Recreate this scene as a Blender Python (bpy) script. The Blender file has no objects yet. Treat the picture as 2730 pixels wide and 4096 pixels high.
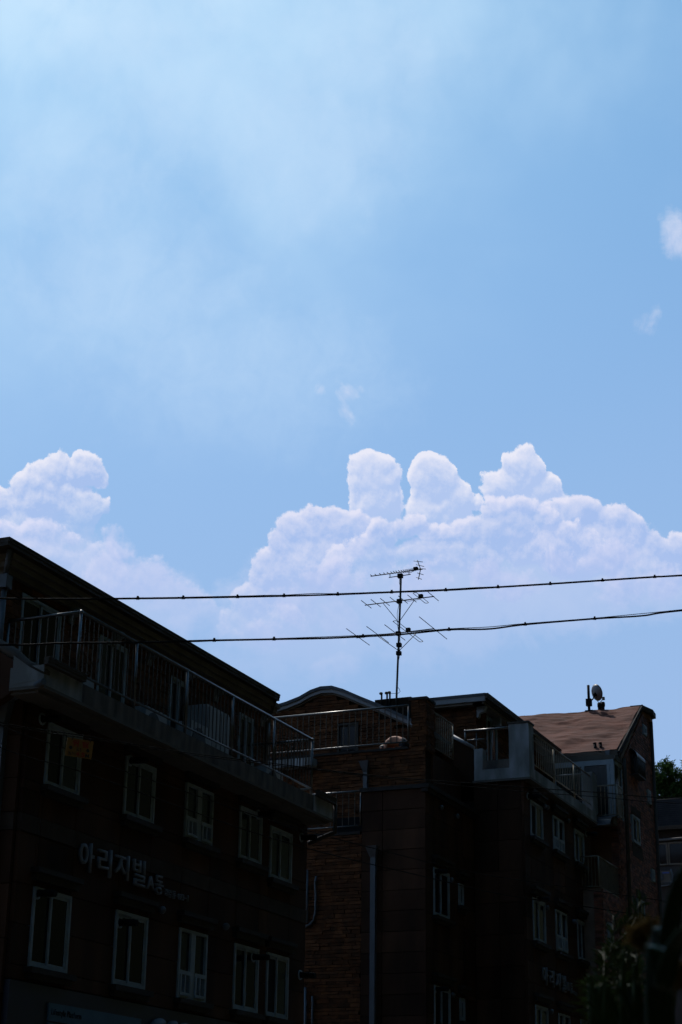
import bpy, bmesh, math, random
from mathutils import Vector, Matrix
random.seed(7)
C = bpy.context.scene.collection
sc = bpy.context.scene
R_ = math.radians

# ------------------------------------------------------------------ camera
FPX, PITCH, AZ, ROLL, CAMZ = 7077.2, 0.36502, 0.40566, 0.014326, 1.6
cp, sp, ca, sa = math.cos(PITCH), math.sin(PITCH), math.cos(AZ), math.sin(AZ)
FWD = Vector((-sa*cp, ca*cp, sp)); _r0 = Vector((ca, sa, 0)); _u0 = _r0.cross(FWD)
RIGHT = _r0*math.cos(ROLL) + _u0*math.sin(ROLL); UP = _u0*math.cos(ROLL) - _r0*math.sin(ROLL)
cam_d = bpy.data.cameras.new('camera'); cam = bpy.data.objects.new('camera', cam_d); C.objects.link(cam)
cam.matrix_world = Matrix(((RIGHT.x, UP.x, -FWD.x, 0), (RIGHT.y, UP.y, -FWD.y, 0), (RIGHT.z, UP.z, -FWD.z, CAMZ), (0, 0, 0, 1)))
cam_d.sensor_fit = 'VERTICAL'; cam_d.sensor_height = 36.0; cam_d.lens = 36.0*FPX/4096
cam_d.clip_end = 4000; cam_d.clip_start = 0.05
cam_d.dof.use_dof = True; cam_d.dof.focus_distance = 34.0; cam_d.dof.aperture_fstop = 7.0
sc.camera = cam

def ray(x, y):
    "direction of a pixel of the 2730x4096 photograph"
    return FWD + RIGHT*((x-1365)/FPX) - UP*((y-2048)/FPX)
def at(x, y, X=None, Y=None, Z=None, D=None):
    "point seen at a pixel on the plane X=, Y= or Z= (or at distance D)"
    d = ray(x, y)
    if X is not None: t = X/d.x
    elif Y is not None: t = Y/d.y
    elif Z is not None: t = (Z-CAMZ)/d.z
    else: t = D/d.length
    q = d*t; q.z += CAMZ
    return q

# ------------------------------------------------------------------ exposure
sc.view_settings.view_transform = 'Standard'; sc.view_settings.look = 'None'
sc.view_settings.exposure = 0.0; sc.view_settings.gamma = 1.0; sc.view_settings.use_curve_mapping = False
sc.render.engine = 'CYCLES'
sc.cycles.use_adaptive_sampling = True; sc.cycles.adaptive_threshold = .02; sc.cycles.adaptive_min_samples = 12
sc.cycles.max_bounces = 6; sc.cycles.diffuse_bounces = 3; sc.cycles.glossy_bounces = 3
sc.cycles.transparent_max_bounces = 8; sc.cycles.caustics_reflective = False; sc.cycles.caustics_refractive = False

# ------------------------------------------------------------------ sun and sky
SUN_EL, SUN_AZ = R_(54), R_(44)            # azimuth: to the left of +Y
sun_dir = Vector((-math.sin(SUN_AZ)*math.cos(SUN_EL), math.cos(SUN_AZ)*math.cos(SUN_EL), math.sin(SUN_EL)))
sun_d = bpy.data.lights.new('sun', 'SUN'); sun_d.energy = 2.6; sun_d.angle = R_(0.53); sun_d.color = (1.0, .95, .88)
sun = bpy.data.objects.new('sun', sun_d); C.objects.link(sun); sun.location = (0, 0, 60)
sun.rotation_euler = (-sun_dir).to_track_quat('-Z', 'Y').to_euler()

world = bpy.data.worlds.new('World'); sc.world = world; world.use_nodes = True
wn, wl = world.node_tree.nodes, world.node_tree.links
wn.clear()
def N(kind, **kw):
    n = wn.new(kind)
    for k, v in kw.items(): setattr(n, k, v)
    return n
def put(sock, v):
    if isinstance(v, bpy.types.NodeSocket): wl.new(v, sock)
    else: sock.default_value = v
def M(op, a, b=0.0, c=0.0, clamp=False):
    n = N('ShaderNodeMath', operation=op, use_clamp=clamp)
    put(n.inputs[0], a); put(n.inputs[1], b); put(n.inputs[2], c)
    return n.outputs[0]
def VM(op, a, b=(0, 0, 0)):
    n = N('ShaderNodeVectorMath', operation=op); put(n.inputs[0], a); put(n.inputs[1], b)
    return n.outputs['Value'] if op in ('LENGTH', 'DOT_PRODUCT') else n.outputs['Vector']
def MIX(f, a, b):
    n = N('ShaderNodeMix', data_type='RGBA', clamp_factor=True)
    put(n.inputs[0], f); put(n.inputs[6], a); put(n.inputs[7], b)
    return n.outputs[2]
def SS(x, lo, hi):
    n = N('ShaderNodeMapRange', interpolation_type='SMOOTHSTEP'); put(n.inputs[0], x)
    n.inputs[1].default_value = lo; n.inputs[2].default_value = hi; n.inputs[3].default_value = 0; n.inputs[4].default_value = 1
    return n.outputs[0]
def NOISE(v, scale, detail=4, rough=.5, dist=0.0):
    n = N('ShaderNodeTexNoise', noise_dimensions='2D'); put(n.inputs['Vector'], v)
    n.inputs['Scale'].default_value = scale; n.inputs['Detail'].default_value = detail
    n.inputs['Roughness'].default_value = rough; n.inputs['Distortion'].default_value = dist
    return n
tc = N('ShaderNodeTexCoord'); sep = N('ShaderNodeSeparateXYZ'); wl.new(tc.outputs['Generated'], sep.inputs[0])
dx, dy, dz = sep.outputs
# azimuth (degrees, left of +Y) and elevation of the view direction
az = M('MULTIPLY', M('ARCTAN2', M('MULTIPLY', dx, -1.0), dy), 180/math.pi)
el = M('MULTIPLY', M('ARCSINE', dz), 180/math.pi)
comb = N('ShaderNodeCombineXYZ'); wl.new(az, comb.inputs[0]); wl.new(el, comb.inputs[1]); P = comb.outputs[0]

def azel(ox, oy):                          # photo (1568-wide view) -> degrees
    d = ray(ox*1.7411, oy*1.7411).normalized()
    return math.degrees(math.atan2(-d.x, d.y)), math.degrees(math.asin(d.z))
DEG = 0.01454                              # degrees per overview pixel (mean)

def SCALE(v, s):
    n = N('ShaderNodeVectorMath', operation='SCALE'); put(n.inputs[0], v); n.inputs['Scale'].default_value = s
    return n.outputs['Vector']
LSTEP = (.08, .22, 0)                      # step (degrees) towards the light: up and a little to the sun's side
class Field:
    "the noises that shape the cumulus, seen from a point of the sky"
    def __init__(s, p):
        wob = NOISE(p, .5, 3, .5)
        s.P = VM('ADD', p, SCALE(VM('SUBTRACT', wob.outputs['Color'], (.5, .5, .5)), .9))
        v = N('ShaderNodeTexVoronoi', feature='F1', voronoi_dimensions='2D'); wl.new(s.P, v.inputs['Vector'])
        v.inputs['Scale'].default_value = 1.05; v.inputs['Detail'].default_value = 4.0; v.inputs['Roughness'].default_value = .54
        v.inputs['Lacunarity'].default_value = 2.3; v.normalize = True
        s.billow = M('SUBTRACT', .36, v.outputs['Distance'])     # + in the heads, - in the creases
        s.fine = M('SUBTRACT', NOISE(p, 2.4, 6, .64).outputs['Fac'], .5)
F0 = Field(P); F1_ = Field(VM('ADD', P, LSTEP))
soft = M('SUBTRACT', NOISE(P, .30, 5, .55, .3).outputs['Fac'], .5)
tear = M('SUBTRACT', NOISE(P, .75, 5, .6, .4).outputs['Fac'], .5)

def lobes(F, lst, k=.12):
    h = None
    for (cx, cy, rx, ry) in lst:
        a, e = azel(cx, cy)
        q = VM('MULTIPLY', VM('SUBTRACT', F.P, (a, e, 0)), (1/(rx*DEG), 1/(ry*DEG), 0))
        d = M('MULTIPLY_ADD', VM('DOT_PRODUCT', q, q), -min(rx, ry)*DEG*.8, min(rx, ry)*DEG*.8)
        h = d if h is None else M('SMOOTH_MAX', h, d, k)
    return h
def height(F, lst, amp):
    return M('ADD', lobes(F, lst), M('ADD', M('MULTIPLY', F.billow, amp), M('MULTIPLY', F.fine, amp*.85)))

def cloud(lst, col, amp, edge, gain, lit, shade, fade_lo, fade_hi, opac=1.0, bias=.42, tear_k=0.0):
    """a bank of cumulus heads over the colour behind it: every head bright on the side of the light, base lost in haze"""
    h = height(F0, lst, amp); h1 = height(F1_, lst, amp)
    ha = h if not tear_k else M('ADD', h, M('MULTIPLY', tear, tear_k))
    a = SS(ha, -edge*.2, edge)
    e_lo, e_hi = azel(784, fade_lo)[1], azel(784, fade_hi)[1]
    fade = SS(M('ADD', el, M('MULTIPLY', soft, 3.0)), e_lo, e_hi)
    a = M('MULTIPLY', M('MULTIPLY', a, fade), opac)
    w = M('SUBTRACT', 1.0, M('MULTIPLY', SS(h, .12, .55), .36))                       # relief is crisp at the rims, soft inside
    rim = M('MULTIPLY', M('SUBTRACT', 1.0, SS(h, .0, .22)), .30)
    light = M('ADD', M('MULTIPLY', M('MULTIPLY_ADD', M('SUBTRACT', h, h1), gain, bias), w), M('ADD', rim, M('MULTIPLY', tear, .55)), clamp=True)
    return MIX(a, col, MIX(light, shade, lit))
sky = N('ShaderNodeTexSky', sky_type='NISHITA'); sky.sun_disc = False
sky.sun_elevation = SUN_EL; sky.sun_rotation = -SUN_AZ
sky.air_density = 1.0; sky.dust_density = 0.6; sky.ozone_density = 3.0; sky.altitude = 50
SKY_K = 0.10
base = VM('MULTIPLY', sky.outputs[0], (.66, 1.20, 1.31))          # cool white balance of the photograph
# thin high haze, thicker towards the sun's side
sund = VM('DOT_PRODUCT', tc.outputs['Generated'], tuple(sun_dir))
veil_n = NOISE(VM('MULTIPLY', P, (1, 1.25, 1)), .10, 4, .5, .2).outputs['Fac']
veil_f = NOISE(P, .30, 5, .55, .2).outputs['Fac']
veil_n = M('ADD', veil_n, M('MULTIPLY', M('SUBTRACT', veil_f, .5), .30))
near_sun = SS(sund, .80, .985)
veil = M('ADD', M('MULTIPLY', M('MULTIPLY', SS(veil_n, .30, .78), near_sun), .75), M('MULTIPLY', near_sun, .40))
WH = lambda r, g, b: (r/SKY_K, g/SKY_K, b/SKY_K, 1)
# low haze
col = MIX(M('MULTIPLY', M('SUBTRACT', 1.0, SS(el, 10, 46)), .92), base, WH(.345, .495, .785))
col = MIX(M('MULTIPLY', veil, .80), col, WH(.60, .82, 1.02))
col = MIX(M('MULTIPLY', SS(sund, .925, .995), SS(veil_f, .30, .62)), col, WH(.72, .90, 1.04))
LIT, SHADE = WH(.84, .84, .95), WH(.40, .535, .85)
# high thin patches of haze
col = cloud([(200, -60, 170, 150), (480, -30, 190, 150), (300, 60, 260, 160), (430, 260, 260, 170), (200, 420, 260, 170), (300, 660, 380, 190), (700, 330, 300, 220), (850, 120, 260, 180), (560, 880, 420, 200)],
            col, 1.0, 4.2, .15, WH(.62, .79, .98), WH(.56, .74, .97), 1330, 760, .42, .5, 3.0)
# broken cumulus all round the horizon outside the banks in view
other = M('SUBTRACT', 1.0, M('MULTIPLY', SS(az, 5, 10), M('SUBTRACT', 1.0, SS(az, 36, 42))))
hz = M('ADD', M('SUBTRACT', NOISE(P, .09, 6, .55).outputs['Fac'], .55), M('MULTIPLY', F0.billow, .06))
hz = M('SUBTRACT', hz, M('MULTIPLY', M('ABSOLUTE', M('SUBTRACT', el, 14)), .012))
col = MIX(M('MULTIPLY', SS(hz, 0, .05), M('MULTIPLY', other, .8)), col, MIX(SS(hz, 0, .16), LIT, SHADE))
# pale cloud haze under and behind the banks
col = cloud([(700, 1420, 230, 150), (1000, 1400, 300, 140), (1300, 1340, 260, 130), (1480, 1330, 140, 110), (300, 1400, 200, 110), (120, 1300, 160, 110), (620, 1530, 160, 80)], col, .9, 1.1, .25, WH(.58, .67, .90), WH(.46, .575, .86), 1700, 1300, .70, .5, 1.6)
# small loose scraps
col = cloud([(805, 905, 24, 20), (803, 942, 16, 17), (744, 908, 13, 14), (1556, 545, 42, 60), (1486, 745, 26, 30)], col, .6, .8, .8, LIT, WH(.6, .67, .9), 1000, 985, .62, .5, 1.5)
# left bank
col = cloud([(135, 1090, 66, 44), (197, 1076, 44, 36), (75, 1118, 46, 46), (228, 1100, 20, 26), (-5, 1160, 52, 42), (120, 1150, 110, 60), (240, 1168, 14, 20), (40, 1200, 80, 50), (170, 1180, 70, 60)],
            col, .55, .10, 2.3, LIT, SHADE, 1360, 1170, .93, .20)
col = cloud([(15, 1228, 64, 34), (90, 1218, 64, 26), (150, 1232, 36, 24), (60, 1280, 130, 50), (230, 1310, 70, 60)],
            col, .7, .25, 1.8, WH(.73, .75, .94), SHADE, 1480, 1230, .85, .28, .5)
col = cloud([(265, 1232, 24, 24), (285, 1268, 32, 38), (330, 1330, 80, 50), (400, 1375, 80, 44), (250, 1330, 60, 60), (460, 1430, 80, 50)],
            col, .75, .40, 1.3, WH(.69, .72, .93), WH(.44, .55, .86), 1560, 1290, .72, .36, .7)
# right bank: towers behind, shoulders, then the front rolls
col = cloud([(858, 1100, 70, 66), (862, 1160, 70, 80), (905, 1090, 26, 28), (1000, 1104, 66, 66), (1032, 1150, 60, 70), (1000, 1180, 72, 60), (820, 1150, 32, 50), (1085, 1160, 20, 24),
             (1205, 1080, 52, 58), (1172, 1112, 74, 46), (1245, 1124, 54, 42), (1285, 1142, 22, 18), (1200, 1150, 90, 40)], col, .50, .09, 2.4, LIT, WH(.45, .575, .87), 1340, 1180, .95, .20)
col = cloud([(745, 1194, 54, 40), (700, 1226, 62, 44), (785, 1228, 72, 58), (660, 1265, 48, 52), (640, 1320, 72, 62), (590, 1385, 66, 54), (720, 1300, 90, 80), (555, 1440, 60, 50), (620, 1430, 80, 60),
             (1270, 1174, 36, 30), (1330, 1182, 62, 44), (1405, 1208, 56, 44), (1460, 1232, 48, 40), (1505, 1262, 40, 40), (1560, 1252, 48, 36), (1360, 1260, 150, 70), (1480, 1310, 90, 60)],
            col, .60, .14, 2.0, WH(.79, .79, .94), WH(.40, .53, .855), 1540, 1230, .88, .20)
col = cloud([(880, 1228, 42, 34), (945, 1210, 42, 30), (1010, 1228, 52, 30), (1075, 1220, 48, 30), (1140, 1178, 44, 34), (1195, 1170, 54, 30), (1245, 1196, 52, 36), (1170, 1215, 90, 50), (1320, 1240, 62, 36),
             (850, 1275, 70, 46), (790, 1315, 66, 50), (1010, 1275, 110, 40), (1250, 1260, 110, 44), (1110, 1280, 60, 50)],
            col, .62, .18, 2.0, WH(.79, .79, .94), WH(.40, .53, .855), 1430, 1225, .84, .20, .4)
col = cloud([(1400, 1285, 60, 38), (1345, 1290, 50, 32), (1290, 1290, 46, 30), (740, 1330, 54, 42), (800, 1345, 62, 42), (690, 1390, 70, 50), (1130, 1320, 54, 48), (1180, 1340, 60, 42), (1520, 1330, 44, 50), (1430, 1360, 70, 42), (600, 1460, 60, 42), (780, 1420, 60, 50), (960, 1330, 70, 40), (770, 1540, 70, 34)],
            col, .8, .45, 1.3, WH(.69, .715, .925), WH(.42, .53, .85), 1580, 1300, .66, .34, .8)
bg = N('ShaderNodeBackground'); wl.new(col, bg.inputs[0]); bg.inputs[1].default_value = SKY_K
out = N('ShaderNodeOutputWorld'); wl.new(bg.outputs[0], out.inputs[0])
world.cycles.sampling_method = 'MANUAL'; world.cycles.sample_map_resolution = 512

# ------------------------------------------------------------------ helpers
def proj(p):
    v = Vector(p) - Vector((0, 0, CAMZ)); d = v.dot(FWD)
    return (1365 + FPX*v.dot(RIGHT)/d, 2048 - FPX*v.dot(UP)/d)
def box(bm, x0, x1, y0, y1, z0, z1):
    x0, x1 = min(x0, x1), max(x0, x1); y0, y1 = min(y0, y1), max(y0, y1); z0, z1 = min(z0, z1), max(z0, z1)
    v = [bm.verts.new((x, y, z)) for z in (z0, z1) for y in (y0, y1) for x in (x0, x1)]
    for f in ((0, 2, 3, 1), (4, 5, 7, 6), (0, 1, 5, 4), (2, 6, 7, 3), (0, 4, 6, 2), (1, 3, 7, 5)):
        bm.faces.new([v[i] for i in f])
def tube(bm, pts, r, seg=8, r2=None, cap=True):
    pts = [Vector(p) for p in pts]; rings = []
    n = len(pts)
    for i, p in enumerate(pts):
        d = (pts[min(i+1, n-1)] - pts[max(i-1, 0)]).normalized()
        a = d.orthogonal() if i == 0 else (last - d*last.dot(d))
        a.normalize(); last = a; b = d.cross(a)
        rr = r if r2 is None else r + (r2-r)*i/(n-1)
        rings.append([bm.verts.new(p + (a*math.cos(t) + b*math.sin(t))*rr) for t in (2*math.pi*k/seg for k in range(seg))])
    for r0, r1 in zip(rings, rings[1:]):
        for k in range(seg):
            f = bm.faces.new((r0[k], r0[(k+1) % seg], r1[(k+1) % seg], r1[k])); f.smooth = True
    if cap:
        bm.faces.new(rings[0][::-1]); bm.faces.new(rings[-1])
def prism(bm, poly, off):
    "extrude a 3-D polygon by the vector off"
    a = [bm.verts.new(p) for p in poly]; b = [bm.verts.new(Vector(p) + Vector(off)) for p in poly]
    n = len(a); bm.faces.new(a); bm.faces.new(b[::-1])
    for i in range(n): bm.faces.new((a[i], b[i], b[(i+1) % n], a[(i+1) % n]))
def ball(bm, c, r, seg=8, sc_=(1, 1, 1)):
    m = Matrix.Translation(c) @ Matrix.Diagonal((r*sc_[0], r*sc_[1], r*sc_[2], 1))
    g = bmesh.ops.create_uvsphere(bm, u_segments=seg, v_segments=max(5, seg*2//3), radius=1, matrix=m)
    for v in g['verts']:
        for f in v.link_faces: f.smooth = True
def obj(name, bm, m, parent=None, recalc=True):
    if recalc: bmesh.ops.recalc_face_normals(bm, faces=bm.faces[:])
    me = bpy.data.meshes.new(name); bm.to_mesh(me); bm.free(); me.materials.append(m)
    o = bpy.data.objects.new(name, me); C.objects.link(o)
    if parent is not None:
        o.parent = parent
        if parent.parent is None: o.location = -parent.location
    return o
def inst(name, me, loc, scl, parent):
    o = bpy.data.objects.new(name, me); C.objects.link(o); o.parent = parent
    o.location = Vector(loc) - (parent.location if parent.parent is None else Vector((0, 0, 0)))
    o.scale = scl
    return o
def tag(o, label, cat, group=None, kind=None):
    if label: o['label'] = label
    if cat: o['category'] = cat
    if group: o['group'] = group
    if kind: o['kind'] = kind
    return o
def thing(name, label, cat, loc, group=None):
    o = bpy.data.objects.new(name, None); C.objects.link(o); o.location = loc; o.empty_display_size = .3
    return tag(o, label, cat, group)
def nb(): return bmesh.new()

# ------------------------------------------------------------------ materials
def mat(name, col, rough=.6, metal=0.0, var=.0, nscale=3.0, bump=0.0, bscale=20.0, col2=None, mix=.5, island=0.0, spec=.5, stretch=None, detail=5):
    m = bpy.data.materials.new(name); m.use_nodes = True
    n, l = m.node_tree.nodes, m.node_tree.links; b = n['Principled BSDF']
    b.inputs['Roughness'].default_value = rough; b.inputs['Metallic'].default_value = metal
    b.inputs['Specular IOR Level'].default_value = spec
    tcn = n.new('ShaderNodeTexCoord'); vec = tcn.outputs['Object']
    g = n.new('ShaderNodeNewGeometry'); vec = g.outputs['Position']
    if stretch:
        mp = n.new('ShaderNodeMapping'); l.new(vec, mp.inputs[0]); mp.inputs['Scale'].default_value = stretch; vec = mp.outputs[0]
    tx = n.new('ShaderNodeTexNoise'); l.new(vec, tx.inputs['Vector']); tx.inputs['Scale'].default_value = nscale; tx.inputs['Detail'].default_value = detail
    c = n.new('ShaderNodeMix'); c.data_type = 'RGBA'
    c.inputs[6].default_value = (*col, 1); c.inputs[7].default_value = (*(col2 or [v*(1-var) for v in col]), 1)
    rp = n.new('ShaderNodeMapRange'); l.new(tx.outputs['Fac'], rp.inputs[0]); rp.inputs[1].default_value = .5-.18; rp.inputs[2].default_value = .5+.18+(.5-mix)*.4
    l.new(rp.outputs[0], c.inputs[0]); res = c.outputs[2]
    if island:
        oi = n.new('ShaderNodeObjectInfo'); ad = n.new('ShaderNodeMath'); ad.operation = 'ADD'
        l.new(oi.outputs['Random'], ad.inputs[0]); l.new(g.outputs['Random Per Island'], ad.inputs[1])
        fr = n.new('ShaderNodeMath'); fr.operation = 'FRACT'; l.new(ad.outputs[0], fr.inputs[0])
        mr = n.new('ShaderNodeMapRange'); l.new(fr.outputs[0], mr.inputs[0]); mr.inputs[3].default_value = 1-island; mr.inputs[4].default_value = 1+island
        mu = n.new('ShaderNodeMix'); mu.data_type = 'RGBA'; mu.blend_type = 'MULTIPLY'; mu.inputs[0].default_value = 1
        l.new(res, mu.inputs[6]); l.new(mr.outputs[0], mu.inputs[7]); res = mu.outputs[2]
    l.new(res, b.inputs['Base Color'])
    if bump:
        t2 = n.new('ShaderNodeTexNoise'); l.new(vec, t2.inputs['Vector']); t2.inputs['Scale'].default_value = bscale; t2.inputs['Detail'].default_value = 6
        bp = n.new('ShaderNodeBump'); bp.inputs['Strength'].default_value = bump; bp.inputs['Distance'].default_value = .03
        l.new(t2.outputs['Fac'], bp.inputs['Height']); l.new(bp.outputs[0], b.inputs['Normal'])
    return m
MT = {}
MT['granite'] = mat('brown granite', (.066, .030, .016), .8, spec=.08, nscale=.9, col2=(.026, .012, .007), island=.34, stretch=(1.6, 1.6, .45), detail=7, bump=.05, bscale=90)
MT['granite_dark'] = mat('dark granite joint', (.02, .014, .010), .9, var=.3, spec=.05)
MT['granite_trim'] = mat('dark granite trim', (.026, .020, .016), .7, var=.3, nscale=4, spec=.2)
MT['granite_band'] = mat('grey granite band', (.052, .034, .024), .8, var=.3, nscale=5, island=.15, spec=.1)
MT['stone'] = mat('split stone', (.120, .044, .016), .9, nscale=5, col2=(.058, .023, .010), island=.34, spec=.15, bump=.8, bscale=22)
MT['mortar'] = mat('dark mortar', (.030, .020, .014), .95, var=.3, spec=.05)
MT['concrete'] = mat('weathered concrete', (.15, .122, .10), .9, spec=.15, nscale=1.6, col2=(.05, .044, .039), bump=.3, bscale=14, stretch=(3, 3, .9), detail=7)
MT['white_paint'] = mat('chalky white paint', (.32, .32, .318), .85, spec=.2, nscale=1.3, col2=(.15, .145, .135), bump=.15, bscale=30, stretch=(2, 2, .7), mix=.7)
MT['soffit'] = mat('soffit paint', (.10, .08, .06), .8, var=.3, nscale=1.5)
MT['frame'] = mat('white window frame', (.27, .31, .335), .5, var=.25, nscale=4, spec=.2)
MT['glass'] = mat('window glass', (.003, .004, .005), .1, var=.5, nscale=.8, spec=.2)
MT['curtain'] = mat('glass with curtain', (.010, .022, .024), .2, spec=.3, var=.5, nscale=1.4, stretch=(8, 8, .3))
MT['screen'] = mat('insect screen', (.016, .017, .018), .8, var=.4, nscale=2, spec=.1)
MT['steel'] = mat('stainless steel', (.14, .135, .13), .34, 1.0, var=.3, nscale=6)
MT['bronze'] = mat('bronze steel bars', (.20, .17, .12), .45, .7, var=.3, nscale=6)
MT['gutter'] = mat('brown metal gutter', (.060, .047, .036), .65, var=.3, nscale=3, spec=.15)
MT['cornice'] = mat('painted cornice', (.17, .14, .11), .8, spec=.15, var=.3, nscale=2)
MT['fascia'] = mat('pale fascia', (.22, .22, .225), .6, var=.25, nscale=2)
MT['shingle'] = mat('grey roof shingle', (.08, .085, .095), .85, nscale=3, var=.4, bump=.4, bscale=30)
MT['pipe'] = mat('pale drainpipe', (.075, .082, .092), .5, var=.25, nscale=2)
MT['black'] = mat('black plastic', (.008, .008, .009), .7, var=.3, spec=.06)
MT['letter'] = mat('grey sign letters', (.16, .165, .175), .6, var=.15, spec=.2)
MT['plastic'] = mat('off white appliance', (.26, .26, .255), .5, var=.2, nscale=3)
MT['grille'] = mat('dark grille', (.03, .03, .03), .6, var=.2)

# shared unit pieces
def unit_box(name, m, rough=0.0, seed=0):
    rnd = random.Random(seed); bm = nb(); box(bm, -.5, .5, -.5, .5, -.5, .5)
    if rough:
        bmesh.ops.subdivide_edges(bm, edges=bm.edges[:], cuts=1, use_grid_fill=True)
        for v in bm.verts:
            edge = sum(abs(abs(c)-.5) < 1e-4 for c in v.co)
            v.co += Vector([rnd.uniform(-1, 1)*rough*(1 if abs(c) < .4 else .45) for c in v.co])
    me = bpy.data.meshes.new(name); bm.to_mesh(me); bm.free(); me.materials.append(m)
    return me
U_STONE = [unit_box('stone', MT['stone'], .10, i) for i in range(5)]
U_PANEL = unit_box('granite_panel', MT['granite'])
U_BAND = unit_box('granite_band_panel', MT['granite_band'])
MT['bar'] = mat('dull steel bars', (.085, .062, .042), .5, .7, var=.3, nscale=6)
U_BAL = unit_box('baluster', MT['bar'])
U_BALB = unit_box('baluster', MT['bronze'])

class Veneer:
    "split-stone facing: the stones that show largest become pieces, the rest one joined piece"
    def __init__(s): s.items = []
    def face(s, axis, plane, u0, u1, z0, z1, holes=(), top=None, course=.105, length=(.28, .62), depth=.09, out=1):
        z = z0; k = 0
        while z < z1 - .03:
            h = min(course*random.uniform(.72, 1.3), z1 - z)
            u = u0 + (-random.uniform(0, length[0]) if k % 2 else 0); k += 1
            while u < u1:
                w = random.uniform(*length); a, b = max(u, u0), min(u + w, u1); u += w
                segs = [(a, b)]
                for (h0, h1, g0, g1) in holes:
                    if z + h*.6 > g0 and z + h*.4 < g1:
                        ns = []
                        for (p, q) in segs:
                            if q <= h0 or p >= h1: ns.append((p, q)); continue
                            if p < h0: ns.append((p, h0))
                            if q > h1: ns.append((h1, q))
                        segs = ns
                for (p, q) in segs:
                    if q - p < .05: continue
                    if top is not None:
                        t = min(top(p), top(q))
                        if z + h*.5 > t: continue
                    d = depth*random.uniform(.68, 1.0)
                    mid, zc = (p+q)/2, z + h/2
                    sz, ln = h - .014, q - p - .014
                    if axis == 'Y': c, sc_ = (mid, plane - out*d/2, zc), (ln, d, sz)
                    else: c, sc_ = (plane + out*d/2, mid, zc), (d, ln, sz)
                    s.items.append((c, sc_))
            z += h
    def emit(s, parent, limit=300):
        def vis(it):
            x, y = proj(it[0])
            inside = -20 < x < 2750 and 1900 < y < 4110
            a = math.hypot(it[1][0], it[1][1])*it[1][2]/((Vector(it[0]).length)**2)
            return a if inside else a*1e-3
        its = sorted(s.items, key=vis, reverse=True)
        for i, (c, sc_) in enumerate(its[:limit]): inst('stone', U_STONE[i % 5], c, sc_, parent)
        rest = its[limit:]
        if rest:
            bm = nb()
            for c, q in rest:
                a = len(bm.verts); box(bm, c[0]-q[0]/2, c[0]+q[0]/2, c[1]-q[1]/2, c[1]+q[1]/2, c[2]-q[2]/2, c[2]+q[2]/2)
            o = obj('stone_facing', bm, MT['stone'], parent); o['kind'] = 'stuff'

def panels(parent, axis, plane, us, zs, holes, t=.07, out=1, band=(), gap=.014):
    "stone cladding slabs on a grid, left out where a hole is"
    for u0, u1 in zip(us, us[1:]):
        for z0, z1 in zip(zs, zs[1:]):
            if u1-u0 < .03 or z1-z0 < .03: continue
            um, zm = (u0+u1)/2, (z0+z1)/2
            if any(a < um < b and c < zm < d for a, b, c, d in holes): continue
            isb = any(c < zm < d for c, d in band)
            th = t + (.012 if isb else 0) + random.uniform(-.003, .003)
            me, nm = (U_BAND, 'granite_band_panel') if isb else (U_PANEL, 'granite_panel')
            if axis == 'X': inst(nm, me, (plane + out*th/2, um, zm), (th, u1-u0-gap, z1-z0-gap), parent)
            else: inst(nm, me, (um, plane - out*th/2, zm), (u1-u0-gap, th, z1-z0-gap), parent)
def merged(vals, lo, hi, step):
    "sorted break lines with long spans divided"
    v = sorted(set([lo, hi] + [x for x in vals if lo < x < hi])); r = [v[0]]
    for a in v[1:]:
        if a - r[-1] < .04: continue
        n = max(1, round((a-r[-1])/step)); b = r[-1]
        r += [b + (a-b)*k/n for k in range(1, n+1)]
    return r

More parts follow.
